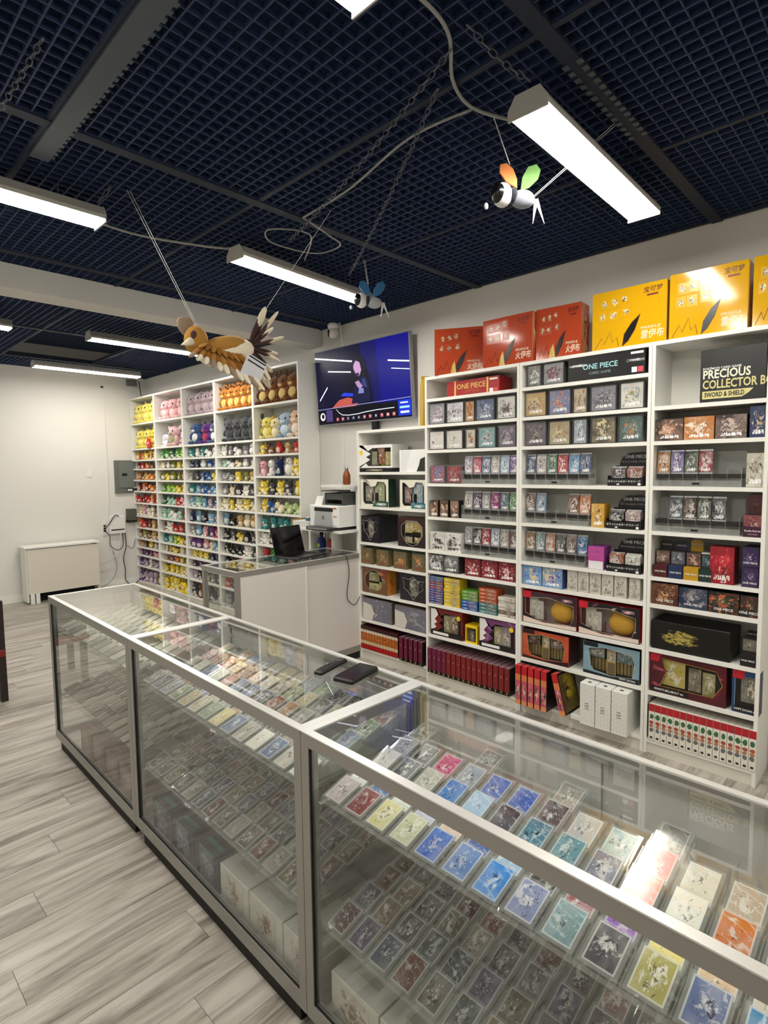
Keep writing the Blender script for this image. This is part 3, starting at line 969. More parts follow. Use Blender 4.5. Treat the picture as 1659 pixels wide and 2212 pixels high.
ITEMS = [
(1,1,'figbox',3.424,0.42,0.23),(1,1,'whitebox',2.994,0.28,0.176),(1,2,'greenwin',3.43,0.335,0.235),(1,2,'bluewin',2.993,0.28,0.233),
(1,3,'blacktin',3.487,0.22,0.23),(1,3,'octbox',3.006,0.305,0.243),(1,4,'tin',3.536,0.14,0.142),(1,4,'tin',3.345,0.14,0.14),(1,4,'tin',3.141,0.14,0.144),(1,4,'tin',2.939,0.14,0.145),
(1,5,'roundwin',3.44,0.30,0.226),(1,5,'blacktin',2.995,0.29,0.221),(1,6,'greybox',3.415,0.35,0.193),(1,6,'greybox',3.03,0.35,0.187),
(2,1,'opred',2.421,0.455,0.115),(2,2,'a1',2.724,0.155,0.163),(2,2,'a2',2.554,0.16,0.156),(2,2,'a3',2.423,0.087,0.152),(2,2,'a4',2.291,0.154,0.156),(2,2,'a5',2.12,0.151,0.159),
(2,3,'a6',2.727,0.148,0.145),(2,3,'a7',2.561,0.155,0.144),(2,3,'a8',2.415,0.091,0.144),(2,3,'a9',2.277,0.148,0.15),(2,3,'a10',2.112,0.141,0.153),
(2,4,'a11',2.72,0.15,0.14),(2,4,'a12',2.565,0.145,0.138),(2,5,'s1',2.752,0.08,0.126),(2,5,'s1',2.655,0.08,0.13),(2,5,'s1',2.555,0.08,0.131),
(2,6,'bw1',2.722,0.142,0.141),(2,6,'bw1',2.572,0.149,0.142),(2,7,'bw2',2.731,0.138,0.128),(2,7,'bw2',2.588,0.14,0.137),(2,7,'red2',2.392,0.14,0.13),(2,7,'red2',2.247,0.138,0.133),(2,7,'red2',2.104,0.135,0.138),
(2,9,'jagred',2.635,0.30,0.212),(2,9,'yelbox',2.405,0.105,0.136),(2,9,'jagpur',2.18,0.30,0.214),
(3,1,'a13',1.911,0.106,0.146),(3,1,'a14',1.774,0.149,0.143),(3,1,'opblack',1.437,0.465,0.149),
(3,2,'a15',1.899,0.158,0.163),(3,2,'a16',1.73,0.153,0.162),(3,2,'a17',1.594,0.095,0.158),(3,2,'a18',1.448,0.162,0.157),(3,2,'a19',1.28,0.143,0.159),
(3,3,'a20',1.897,0.158,0.163),(3,3,'a21',1.729,0.15,0.157),(3,3,'a22',1.591,0.095,0.159),(3,3,'a23',1.445,0.155,0.161),(3,3,'a24',1.284,0.145,0.161),
(3,5,'gold',1.467,0.082,0.144),(3,6,'pinkbox',1.474,0.102,0.142),(3,7,'blue3',1.909,0.142,0.138),(3,7,'blue3',1.763,0.142,0.138),
(3,7,'w1',1.626,0.066,0.133),(3,7,'w1',1.553,0.069,0.134),(3,7,'w1',1.477,0.070,0.135),(3,7,'w1',1.4,0.07,0.134),(3,7,'w1',1.322,0.072,0.135),(3,7,'w1',1.239,0.062,0.131),
(3,8,'plushwin',1.783,0.385,0.219),(3,8,'plushwin',1.392,0.375,0.211),(3,9,'orawin',1.81,0.335,0.2),(3,9,'bluwin',1.372,0.345,0.205),
(4,1,'precious',0.775,0.30,0.279),(4,2,'c1',1.07,0.145,0.122),(4,2,'c2',0.921,0.148,0.124),(4,2,'c3',0.77,0.145,0.125),(4,2,'c4',0.65,0.075,0.159),
(4,3,'c5',0.655,0.08,0.176),(4,6,'d1',1.071,0.143,0.125),(4,6,'d2',0.924,0.145,0.117),(4,6,'d3',0.776,0.145,0.115),(4,6,'d4',0.658,0.085,0.114),
(4,5,'op23',0.79,0.115,0.199),(4,7,'blackgold',0.938,0.40,0.163),(4,8,'bellbox',0.945,0.39,0.228),(4,8,'hopbox',0.66,0.125,0.231),
]
count = {}
for c, row, stl, yc, w, h in ITEMS:
    i = count[(c, row)] = count.get((c, row), 0) + 1
    wh = where(c, row, i)
    if stl in A:
        t = goods('booster_box', 'acrylic-cased %s booster box, %s' % (A[stl][0], wh), 'booster box', c, row, yc)
        acr_box(t, w, h, A[stl][1])
    elif stl in P_:
        d, am, body, dep = P_[stl]
        t = goods('card_carton', '%s, %s' % (d, wh), 'box', c, row, yc)
        plain_box(t, w, h, am, dep, body)
        if stl[0] == 'd':
            text(t, 'ONE PIECE', .019, WHT, (0, -.0016, h * .2), bold=.01)
    elif stl == 'tin':
        t = goods('card_carton', 'teal and brown patterned carton, %s' % wh, 'box', c, row, yc)
        plain_box(t, w, h, TIN, .08, '4a5a44', TINSIDE)
    elif stl == 'greybox':
        t = goods('card_carton', 'violet grey carton with a white corner, %s' % wh, 'box', c, row, yc)
        plain_box(t, w, h, GREYB, .1, '6a5c4a')
        MB().prism([(-w / 2 + .003, .004), (-w * .17, .004), (-w * .1, h * .35), (-w * .2, h * .7), (-w / 2 + .003, h * .78)], -.0022, -.0008).build('white_corner', hexmat('d8d4cc', .4), t)
    elif stl == 'figbox':
        t = goods('figure_box', 'white figure gift box with jagged window, top shelf of the low bookcase', 'box', c, row, yc)
        win_box(t, w, h - .035, .2, 'e6e4e0', art('ecebe8', 'e4e2de', 'd8d6d0', 'f4f4f2', 2.0, .4, None, .1), 'jag', None, '3a2a1e',
                ((.0, -.08, .16, .5, '8a8a68'), (.16, .02, .18, .6, '8a4a24'), (.36, -.1, .14, .5, 'a89a58')))
        for ch in list(t.children):
            ch.location.z += .035
        MB().box(-w / 2, -.002, 0, w / 2 + .0, .2, .034).build('black_base', hexmat('141412', .3), t)
        MB().sph((.05, .06, .105), (.035, .03, .055), 12, 8).build('yellow_figure', hexmat('e8c020', .4), t, True)
        ball_print(t, -w * .38, h * .72, .02, 'f0d020')
        panel(t, 'base_print', 0, .017, .2, .016, -.0026, art('141412', 'c8c0a0', '8a8468', 'e8e4d0', 6, .4, None, .5))
    elif stl == 'whitebox':
        t = goods('gift_box', 'plain white gift box with a dark and yellow corner, low bookcase top shelf', 'box', c, row, yc)
        plain_box(t, w, h, hexmat('eeeeec', .35), .16, 'e8e8e6')
        MB().prism([(-w * .5 + .02, .004), (-w * .3, .004), (-.01, h - .004), (-w * .5 + .02, h - .004)], -.0018, -.001).build('grey_field', hexmat('e0e1e2', .35), t)
        MB().prism([(.045, .004), (.139, .004), (.139, .12), (.085, .1), (.07, .05)], -.003, -.0018).build('dark_field', hexmat('2a2a26', .35), t)
        ball_print(t, .11, .06, .026, 'e8c424')
    elif stl in ('greenwin', 'bluewin'):
        k = stl == 'greenwin'
        t = goods('window_box', 'cream window box with %s label, %s shelf of the low bookcase' % ('green' if k else 'blue', ORD[row]), 'box', c, row, yc)
        win_box(t, w, h, .09, '1e3a2a' if k else '1c4450', art('e6e2d0', 'd8d4c0', 'c8c4b0', 'f0ecdc', 2.0, .4, None, .1), 'round_rect', '16201c', '4c4c48',
                ((-.2, -.02, .26, .5, '7a7272' if k else '7a4a54'), (.16, .06, .3, .6, '9aa878' if k else '8aa8b8'), (.0, -.18, .2, .34, 'a8b090' if k else '8aa0b0')))
        MB().prism([(-.02, .004), (w / 2 - .004, .004), (w / 2 - .004, h * .2), (.02, h * .22)], -.004, -.001).build('label_plate', hexmat('1a4a34' if k else '1a6a7c', .35), t)
        panel(t, 'label_print', w * .24, h * .1, w * .4, h * .12, -.0045, art('1a4a34' if k else '1a6a7c', 'e8e8e0', 'f4f4f0', 'ffffff', 5, .4, None, .5))
    elif stl == 'blacktin':
        n = 6 if row == 3 else 2
        for q in range(n):
            t = goods('window_box', 'black shield-window box, %s shelf of the low bookcase%s' % (ORD[row], '' if q == 0 else ', %s behind the front one' % ORD[q]), 'box', c, row, yc, .016 + q * .04)
            win_box(t, w, h, .038, '16141a', art('16141a', '5a2a48', '2a2830', 'c8c4c8', 2.6, .35, None, .12), 'shield', 'e8e8ea', '2c2a2c', ((0, .1, .3, .4, '4a4a4c'), (0, -.16, .22, .28, '6a6a68')) if q == 0 else ())
    elif stl == 'octbox':
        t = goods('window_box', 'dark window box with orange corner and octagon window, low bookcase third shelf', 'box', c, row, yc)
        win_box(t, w, h, .09, '201618', art('201618', '8a2a20', 'c85a28', '2a1a1a', 1.6, .35, None, .2), 'oct', 'e8e4e4', '4a4030', ((.02, .1, .52, .46, 'b09848'), (-.12, -.2, .3, .3, '9a8a58'), (.13, -.17, .26, .32, 'a88c48')))
    elif stl == 'roundwin':
        t = goods('window_box', 'red and green window box with round window, low bookcase fifth shelf', 'box', c, row, yc)
        win_box(t, w, h, .12, 'b03a24', art('7a3a28', '4a7a48', 'c8783c', 'e8d8a8', 2.4, .35, None, .4), 'round', 'd8d8d0', '4a4a30', ((-.06, .1, .36, .36, '8a8a48'), (-.02, -.2, .44, .3, 'b0a838')))
        p = panel(t, 'side_print', w / 2 + .0004, h / 2, .11, h - .006, .06, art('b8862c', 'c84a28', 'a03020', 'e8c860', 2.4, .35, None, .4))
        p.rotation_euler = (0, 0, PI / 2)
    elif stl in ('jagred', 'jagpur'):
        k = stl == 'jagred'
        t = goods('window_box', '%s window box with a white zigzag edge, ninth shelf, second card bookcase' % ('red and black' if k else 'purple and black'), 'box', c, row, yc)
        win_box(t, w, h, .1, '7a1c1c' if k else '4a1440', art('7a2018' if k else '6a1a58', '2a1a1a' if k else '9a7aa0', '1a1416', 'd8c0a8' if k else 'd8c8d8', 2.4, .35, None, .3), 'jag', None, '3a3630', ((0, -.06, .2, .6, '8a8458'), (.22, -.02, .2, .6, '7a5a48' if k else '8a7a90')))
        MB().prism([(-w / 2 + .002, h * .2), (-w * .4, h * .24), (-w * .32, h * .32), (-w * .4, h * .4), (-w * .3, h * .5), (-w * .38, h * .6), (-w * .26, h * .78), (-w * .34, h * .98), (-w / 2 + .002, h * .98)], -.003, -.0008).build('white_zigzag', hexmat('e4e2de', .4), t)
        MB().box(-w / 2, -.003, .004, w / 2, -.0008, h * .2).build('black_band', hexmat('121014', .35), t)
        panel(t, 'band_print', -w * .18, h * .1, w * .5, h * .09, -.0035, hexmat('e8e6e2', .4))
        ball_print(t, w * .38, h * .78, .018, 'e8c820')
    elif stl == 'yelbox':
        t = goods('figure_box', 'small bright yellow box with dark window, ninth shelf, second card bookcase', 'box', c, row, yc)
        win_box(t, w, h, .1, 'd8b818', hexmat('e4c41c', .4), 'rect', '2a2410', '2a2830', ((0, -.1, .3, .5, '3a3a48'),))
    elif stl == 'opred':
        t = goods('card_carton', 'long red carton with gold bands and gold lettering, top shelf, second bookcase', 'box', c, row, yc, .05)
        plain_box(t, w, h, art('a01418', 'b02a24', '8a0c12', 'c84a3c', 3.0, .4, None, .1), .17, '9a1216')
        for x in (-w * .33, w * .29):
            MB().box(x - .007, -.0022, 0, x + .007, -.0006, h).build('gold_band', GOLD, t)
        text(t, 'ONE PIECE', .052, GOLD, (-.01, -.002, h * .58), bold=.012)
        text(t, 'CARD GAME', .024, hexmat('b86a38', .4), (-.01, -.002, h * .25))
        panel(t, 'white_tag', w * .4, h * .84, .065, .012, -.0014, WHT)
        panel(t, 'white_tag', w * .36, h * .16, .03, .03, -.0014, WHT)
        panel(t, 'red_tag', w * .44, h * .16, .03, .03, -.0014, hexmat('d04a4a', .4))
    elif stl == 'opblack':
        t = goods('card_carton', 'long black carton with pale blue lettering, top shelf, third card bookcase', 'box', c, row, yc, .012)
        plain_box(t, w, h, hexmat('0c0d0f', .35), .2, '0a0c0c')
        panel(t, 'smoke_print', -w * .36, h * .62, w * .24, .016, -.0012, art('0c0d0f', 'c8ccce', 'e8ecec', 'ffffff', 3, .4, None, .62))
        panel(t, 'smoke_print', w * .38, h * .56, w * .22, .016, -.0012, art('0c0d0f', 'c8ccce', '9aa0a0', 'ffffff', 3, .4, None, .55))
        text(t, 'ONE PIECE', .044, CYAN, (-.03, -.002, h * .52), bold=.012)
        text(t, 'CARD GAME', .023, hexmat('8aa4a8', .4), (-.03, -.002, h * .26))
        panel(t, 'white_tag', w * .4, h * .84, .07, .013, -.0014, WHT)
        panel(t, 'white_tag', w * .37, h * .2, .03, .03, -.0014, WHT)
        panel(t, 'red_tag', w * .445, h * .2, .03, .03, -.0014, hexmat('d84a58', .4))
    elif stl == 'pinkbox':
        t = goods('card_carton', 'pink and violet carton with white base, sixth shelf, third card bookcase', 'box', c, row, yc)
        plain_box(t, w, h, art('b84a90', 'a04aa8', '7a50b0', 'd878a8', 1.2, .35, None, .35), .1, '8a3a8a')
        MB().box(-w / 2 + .006, -.003, .002, w / 2 - .006, -.0008, h * .36).build('white_base', hexmat('e4e4e6', .4), t)
    elif stl == 'plushwin':
        t = goods('window_box', 'black and cream window box with yellow plush, %s from left, eighth shelf, third bookcase' % ORD[i], 'box', c, row, yc)
        win_box(t, w, h, .12, 'a81420', art('1c161c', 'c87a90', 'e4d4c8', '2a1a1e', 1.2, .35, None, .3), 'hex', 'e0d0a8', 'e4e0d6', ((-.3, .02, .15, .5, 'a8a6a0'), (-.2, -.06, .14, .5, 'b8b6b0')))
        MB().box(-w / 2 + .002, -.003, h * .80, -w * .34, -.0008, h * .995).build('red_tab', hexmat('c8182c', .4), t)
        panel(t, 'title_print', w * .32, h * .86, w * .2, h * .1, -.0012, art('18141a', 'd88aa0', 'f0e8e8', 'ffffff', 5, .4, None, .5))
        MB().prism([(-w / 2 + .004, .004), (w / 2 - .004, .004), (w / 2 - .004, h * .14), (-w * .1, h * .1), (-w / 2 + .004, h * .2)], -.0026, -.0006).build('cream_band', hexmat('e0ccc0', .4), t)
        pf = MB().sph((w * .19, .05, h * .44), (.085, .042, .072), 18, 12).sph((w * .19, .055, h * .62), (.07, .036, .04), 14, 8)
        pf.build('yellow_plush_cap', mat('yellow_fleece', (206, 158, 48), .95), t, True)
    elif stl in ('orawin', 'bluwin'):
        k = stl == 'orawin'
        t = goods('window_box', '%s window box of gold packs, ninth shelf, third card bookcase' % ('orange and maroon' if k else 'slate blue'), 'box', c, row, yc, .016)
        frame = art('b8482c' if k else '7a9aa8', 'd87a48' if k else '9ab4bc', 'a83020' if k else '5a7a8a', 'e8a878' if k else 'b8ccd0', 6, .35, None, .3)
        win_box(t, w, h, .16, '3a1014' if k else '10141c', frame, 'bev', 'd8b880' if k else 'c8c4b8', '3a3426',
                ((-.26, .22, .24, .3, '4a2420' if k else '2c4a5a'), (.24, .2, .24, .3, '4a2420' if k else '2c5a6a'), (0, .1, .14, .5, '9a9068')))
        mb = MB()
        for side in (-1, 1):
            for q in range(6):
                x = side * (.035 + .022 * q)
                mb.box(x - .008, .03, h * .14, x + .008, .036, h * .5)
        mb.build('gold_packs', mat('gold_foil', (150, 130, 70), .3, .5), t)
        MB().box(-.028, .012, h * .1, .028, .016, h * .48).build('gold_card', mat('gold_foil2', (196, 168, 84), .25, .6), t)
        MB().box(-.022, .0105, h * .13, .022, .013, h * .45).build('card_face', hexmat('6a5a34', .3), t)
        MB().prism([(-w / 2 + .002, 0.002), (w / 2 - .002, .002), (w / 2 - .002, h * .16), (-w * .02, h * .06), (-w / 2 + .002, h * .1)], -.0028, -.0008).build('dark_band', hexmat('2a0c10' if k else '10121c', .35), t)
        panel(t, 'dark_top', -w * .36, h * .93, w * .26, h * .13, -.0012, hexmat('241014' if k else '10141c', .35))
        if not k:
            text(t, 'SHINY ZACIAN', .014, WHT, (w * .3, -.0032, h * .07), bold=.012)
    elif stl == 'precious':
        t = goods('collector_box', 'big black carton with large pale gold lettering, rightmost bookcase top shelf', 'box', c, row, yc, .03)
        w0 = w
        plain_box(t, w, h, hexmat('141514', .35), .14, '101110')
        x0 = -w / 2 + .012
        text(t, 'POKÉMON CARD GAME', .0165, WHT, (x0, -.002, h * .635), align='LEFT', bold=.012)
        text(t, 'PRECIOUS', .062, mat('print_cream', (238, 236, 214), .4), (x0, -.002, h * .52), align='LEFT', bold=.022, squash=.78)
        text(t, 'COLLECTOR BOX', .062, PALEGOLD, (x0, -.002, h * .33), align='LEFT', bold=.022, squash=.70)
        MB().prism([(x0, h * .07), (x0 + .185, h * .07), (x0 + .215, h * .14), (x0 + .235, h * .215), (x0, h * .215)], -.002, -.0006).build('gold_plate', PALEGOLD, t)
        text(t, 'SWORD & SHIELD', .034, INKBLACK, (x0 + .01, -.0026, h * .142), align='LEFT', bold=.02, squash=.68)
    elif stl == 'op23':
        t = goods('card_carton', 'tall red carton numbered 23, fifth shelf, rightmost bookcase', 'box', c, row, yc)
        plain_box(t, w, h, art('8a1420', 'c83040', '3a2020', 'e8c0a8', 3.0, .35, 'f0e0d8', .4), .1, '7a101c')
        text(t, '23', .03, WHT, (.01, -.002, h * .09), bold=.02)
    elif stl == 'blackgold':
        t = goods('card_carton', 'long black carton with gold flame artwork, seventh shelf, rightmost bookcase', 'box', c, row, yc)
        plain_box(t, w, h, hexmat('0e0d0b', .35), .22, '0c0b0a')
        panel(t, 'gold_print', -w * .12, h * .5, w * .72, h * .94, -.0011, art('0e0d0b', 'a08f44', '16130c', 'b8a858', 4.6, .35, None, .34, flat=True))
    elif stl in ('bellbox', 'hopbox'):
        k = stl == 'bellbox'
        t = goods('window_box', '%s window box, eighth shelf, rightmost bookcase' % ('maroon and yellow card' if k else 'blue card'), 'box', c, row, yc)
        win_box(t, w, h, .07, '6a1020' if k else '1c2c4a', art('4a101c' if k else '24406a', '7a1c30' if k else '3a5a88', '1c0c10' if k else '18202c', 'c85a70' if k else 'c8b878', 1.6, .35, None, .3), 'arrow' if k else 'rect', 'c8b030' if k else '9ab0c8', '3a342c',
                ((-.2, .04, .3, .56, 'b8a83c'), (.1, .0, .14, .5, '6a6450'), (.28, -.04, .14, .5, '8a8444')) if k else ((.1, .1, .5, .6, '6a6a60'),))
        MB().prism([(-w / 2 + .002, h * .80), (-w * (.38 if k else .1), h * .80), (-w * (.35 if k else .02), h * .99), (-w / 2 + .002, h * .99)], -.003, -.0008).build('red_tab', hexmat('b8142c', .4), t)
        MB().box(-w * .5 + .01, -.0032, h * .03, w * (.03 if k else .49), -.001, h * .15).build('name_plate', hexmat('100c10' if k else '101420', .35), t)
        text(t, "IONO'S BELLIBOLT ex" if k else "HOP'S ZACIAN ex", .017 if k else .0155, WHT, (-w * .235 if k else 0, -.004, h * .09), bold=.012, squash=.95 if k else .8)

# six-pack acrylic dispensers with booster packs
PACK_ART = art(None, None, None, 'ffffff', 3.2, .22, 'ffffff', .5)
CRIMP = mat('foil_crimp', (170, 172, 176), .3, .6)
pkm = MB()
def pack_mesh(tall):
    w, h = .5, .5
    mb = MB()
    prof = [(-.5, .03), (-.44, .05), (-.3, .5), (.3, .5), (.44, .05), (.5, .03)]
    vs, fs, mi = [], [], []
    for z, y in prof:
        vs += [(-.5, -y, z), (.5, -y, z), (.5, y, z), (-.5, y, z)]
    for k in range(len(prof) - 1):
        for q in range(4):
            r_ = (q + 1) % 4
            fs.append((4 * k + q, 4 * k + r_, 4 * k + 4 + r_, 4 * k + 4 + q))
            mi.append(1 if k in (0, len(prof) - 2) else 0)
    fs += [(3, 2, 1, 0), tuple(4 * (len(prof) - 1) + q for q in range(4))]
    mi += [1, 1]
    mb.v, mb.f, mb.m = vs, fs, mi
    return mb.mesh('booster_pack', [PACK_ART, CRIMP])
PACK = pack_mesh(1)
def dispenser(c, row, y0, y1, n, cols_, lab):
    """clear stand from y0 (left) to y1 (right) with n slots"""
    w = y0 - y1
    t = goods('pack_dispenser', 'clear acrylic pack dispenser, %s shelf, %s' % (ORD[row], CASE[c]), 'display stand', c, row, (y0 + y1) / 2, .008, 'clear pack dispensers')
    mb = MB()
    mb.box(-w / 2, 0, 0, w / 2, .11, .003).box(-w / 2, 0, .003, w / 2, .003, .034).box(-w / 2, .107, .003, w / 2, .11, .19)
    mb.box(-w / 2, .003, .003, -w / 2 + .003, .107, .1).box(w / 2 - .003, .003, .003, w / 2, .107, .1)
    for k in range(1, n):
        x = -w / 2 + w * k / n
        mb.box(x - .001, .02, .003, x + .001, .107, .09)
    mb.build('clear_body', ACRYLIC, t)
    MB().box(-w / 2 + .004, .035, .045, w / 2 - .004, .1, .068).build('riser', mat('smoked_riser', (34, 32, 30), .25), t)  # dark block filling the band below the packs
    MB().box(-.018, -.002, .012, .018, 0, .022).build('price_tag', MATT_BLACK, t)
    for k, cc in enumerate(cols_):
        if cc is None:
            continue
        x = -w / 2 + w * (k + .5) / n
        p = t.matrix_basis @ Vector((x, .045, .069 + .066))
        o = obj('booster_pack', PACK, None, p, (math.radians(-4), 0, -PI / 2), (min(.068, w / n - .006), .012, .132), col(cc))
        tag(o, '%s foil booster pack, slot %s of the dispenser, %s shelf, %s' % (lab[k], ORD[k + 1], ORD[row], CASE[c]), 'booster pack', 'booster packs in dispensers')
dispenser(2, 4, 2.488, 2.03, 6, ['a8a0b0', 'b04458', '6a7a98', 'a8a098', '98b0c8', '6a4890'], ['silver violet', 'crimson', 'blue', 'silver', 'ice blue', 'purple'])
dispenser(2, 5, 2.488, 2.03, 6, ['a8a49c', '3c3054', '8a8a88', '8a2868', '5a7078', '4a8a48'], ['silver', 'dark violet', 'grey', 'magenta', 'teal grey', 'green'])
dispenser(2, 6, 2.488, 2.03, 6, ['8a8c8e', '2a2a2c', 'a02838', '9aa8b8', '9a958a', '5a4038'], ['grey', 'black', 'red', 'pale blue', 'silver', 'brown'])
dispenser(3, 4, 1.978, 1.525, 6, ['4a5878', 'b0a8a8', '4a7058', 'b03a3c', '6a94b8', '4a5a80'], ['dark blue', 'white', 'green', 'red', 'light blue', 'indigo'])
dispenser(3, 5, 1.978, 1.525, 6, ['6a4a3c', '7a94b0', None, None, '7a4a38', 'c07a40'], ['brown', 'blue', '', '', 'rust', 'orange'])
dispenser(3, 6, 1.978, 1.54, 6, ['8a6a40', '5a8080', '9a6240', '4a4c50', '6a5448', '3c6a9a'], ['bronze', 'teal', 'copper', 'charcoal', 'brown', 'blue'])
dispenser(4, 3, 1.14, .712, 6, ['b07a48', '5a4a8a', '3c4a38', '8a2a34', None, None], ['orange', 'violet', 'dark green', 'maroon', '', ''])
dispenser(4, 4, 1.14, .712, 6, [None, '2a4450', '4a3424', '2c4434', '303038', None], ['', 'dark teal', 'black and orange', 'dark green', 'black', ''])

# black sleeve displays
KANA = 'オフィシャルカードスリーブ'
def sleeve_display(row, yc, cols_):
    t = goods('sleeve_display', 'black card sleeve display with header card, %s shelf, third card bookcase' % ORD[row], 'display box', 3, row, yc, .008, 'black sleeve displays')
    w = .205
    mb = MB().box(-w / 2, 0, 0, w / 2, .003, .044).box(-w / 2, .12, 0, w / 2, .123, .12).box(-w / 2, .003, 0, -w / 2 + .003, .12, .06).box(w / 2 - .003, .003, 0, w / 2, .12, .06).box(-w / 2, .003, 0, w / 2, .12, .003)
    mb.build('tray', hexmat('0d0e10', .4), t)
    hd = [(-.07, .09), (.1, .09), (.1, .19), (.06, .2), (-.02, .195), (-.06, .17), (-.075, .13)]
    MB().prism(hd, .112, .118).build('header_card', hexmat('15171a', .4), t)
    text(t, 'ONE PIECE', .026, hexmat('c8ccd0', .4), (.02, .111, .172), bold=.01)
    text(t, KANA, .0125, hexmat('b8bcc0', .4), (.02, .111, .142), bold=.01)
    text(t, KANA, .0145, WHT, (-.005, -.0008, .026), bold=.014)
    panel(t, 'white_tag', .082, .011, .016, .013, -.0006, WHT)
    panel(t, 'white_tag', -.04, .010, .014, .008, -.0006, WHT)
    for k, cc in enumerate(cols_):
        p = t.matrix_basis @ Vector((-.05 + .096 * k, .05, .03 + .043))
        o = obj('sleeve_pack', PACK, None, p, (0, 0, -PI / 2), (.086, .05, .082), col(cc))
        tag(o, '%s pack of card sleeves, %s one in the black display, %s shelf' % (('dark', 'brown', 'grey', 'pink', 'copper', 'checked white')[k + 2 * (row - 4)], ('left', 'right')[k], ORD[row]), 'sleeve pack', 'packs in the black sleeve displays')
sleeve_display(4, 1.305, ['4a3c40', '8a5a50'])
sleeve_display(5, 1.31, ['2c2a2c', '9a8080'])
sleeve_display(6, 1.305, ['8a4a34', 'b8bab0'])

# counter displays on the rightmost bookcase
def counter_display(yc, w, row, body, head, am, lab, dz=0.0, h=.13, head_h=.2):
    t = goods('pack_display', lab, 'display box', 4, row, yc, .012, 'small pack displays on the rightmost bookcase')
    MB().box(-w / 2, 0, 0, w / 2, .11, h * .55).build('tray', hexmat(body, .4), t)
    MB().box(-w / 2, .045, h * .55, w / 2, .11, h * 1.15).build('inner_packs', hexmat('3a3230', .4), t)
    panel(t, 'pack_print', 0, h * .86, w * .92, h * .5, .0445, am)
    MB().prism([(-w * .42, h), (w * .42, h), (w * .42, head_h * .94), (w * .25, head_h), (-w * .25, head_h), (-w * .42, head_h * .94)], .106, .11).build('header_card', hexmat(head, .4), t)
    text(t, 'ONE PIECE', .0125, WHT, (0, -.0008, h * .26), bold=.012)
    text(t, 'ONE PIECE', .011, hexmat('d8d4cc', .4), (0, .1055, head_h * .88), bold=.01)
    return t
counter_display(1.098, .075, 5, '4a141a', '201c1e', art('6a4a40', 'c8b0a0', '2a1c1c', 'f0e8e0', 3, .35, None, .4), 'dark red pack display at the left end, fifth shelf, rightmost bookcase')
counter_display(1.018, .075, 5, '1a2c50', '18243c', art('4a5460', 'c8c4c0', '2a2c34', 'f0e8e0', 3, .35, None, .4), 'navy pack display beside the yellow one, fifth shelf, rightmost bookcase')
counter_display(.938, .075, 5, 'b88c18', 'b8901c', art('5a3a30', 'c8a890', '2a1c1c', 'f0e8e0', 3, .35, None, .4), 'yellow pack display, fifth shelf, rightmost bookcase', head_h=.215)
t = counter_display(.868, .058, 5, '14302c', '123028', art('24404c', '8aa0a8', '1a2c30', 'e8f0f0', 3, .35, None, .4), 'dark green pack display with white flap, fifth shelf, rightmost bookcase', head_h=.14)
MB().box(-.028, .03, .15, .028, .09, .154).build('white_flap', WHT, t)
for k in range(2):
    t = goods('card_carton', '%s purple carton of the stack of two, fifth shelf, rightmost bookcase' % ('lower', 'upper')[k], 'box', 4, 5, .66, .012, None, k * .105)
    plain_box(t, .075, .103, art('2c1c48', '5a4a70', '8a8494', 'f0ecf4', 2.6, .35, None, .3), .14, '241638')
    text(t, 'ONE PIECE', .013, WHT, (0, -.0016, .022), bold=.012)
t = goods('card_carton', 'maroon carton with a purple lettered band, fourth shelf, rightmost bookcase', 'box', 4, 4, .655, .008)
plain_box(t, .085, .115, art('7a3a40', 'b88a80', '4a1c28', 'e0c8b8', 3, .35, None, .4), .12, '3c0f2a')
MB().box(-.0425, -.0022, 0, .0425, -.0006, .055).build('purple_band', hexmat('3c0f2e', .4), t)
text(t, 'Double Pack Set', .0125, WHT, (0, -.003, .032), bold=.014, squash=.86)
text(t, 'ONE PIECE', .009, hexmat('c8b0b8', .4), (0, -.003, .014))
t = goods('card_carton', 'dark red carton standing on the purple-banded maroon carton', 'box', 4, 4, .645, .02, None, .117)
plain_box(t, .07, .105, art('3a141a', '5a2028', '2a1014', '8a4a48', 3, .35, None, .3), .1, '2c1014')
counter_display(.655, .07, 7, '181616', '141313', art('6a6458', 'a8a498', '2a2824', 'd8d4c8', 3, .35, None, .4), 'small black pack display, seventh shelf, rightmost bookcase', h=.12, head_h=.17)

# stacks of flat deck boxes, second card bookcase
def stack(yc, w, cols_, th, lab, d=.1):
    n = len(cols_)
    for k, cc in enumerate(cols_):
        t = goods('deck_box', '%s flat box, %s up in the %s stack, eighth shelf, second bookcase' % (lab[1] if isinstance(lab[1], str) else lab[1][k], ORD[k + 1], lab[0]), 'box', 2, 8, yc + random.uniform(-.002, .002), .014 + random.uniform(0, .006), 'flat boxes stacked on the eighth shelf', k * th)
        MB().box(-w / 2, 0, 0, w / 2, d, th - .001).build('carton', hexmat(cc, .4), t)
        panel(t, 'spine_art', w * .2, th / 2, w * .56, th - .003, -.0004, art(cc, 'a89a8a', '3a3430', 'e8e4dc', 3, .4, None, .55))
        panel(t, 'spine_title', -w * .28, th / 2, w * .3, th * .3, -.0006, art(cc, 'e8e4dc', 'f0f0ec', 'ffffff', 6, .4, None, .5))
stack(2.735, .135, ['3a3a7a', '2a3a8a', '4a4a90', '4a3a80', '5a3a8a', '3a4a98', '8a3050', '6a4a78', '8a2c48', '3a5a90', '4a6a98'], .0196, ('leftmost', ['indigo', 'dark blue', 'slate blue', 'violet', 'purple', 'blue', 'crimson', 'mauve', 'maroon', 'steel blue', 'pale blue']))
stack(2.585, .145, ['d8bc28'] * 8, .0272, ('yellow', 'yellow'))
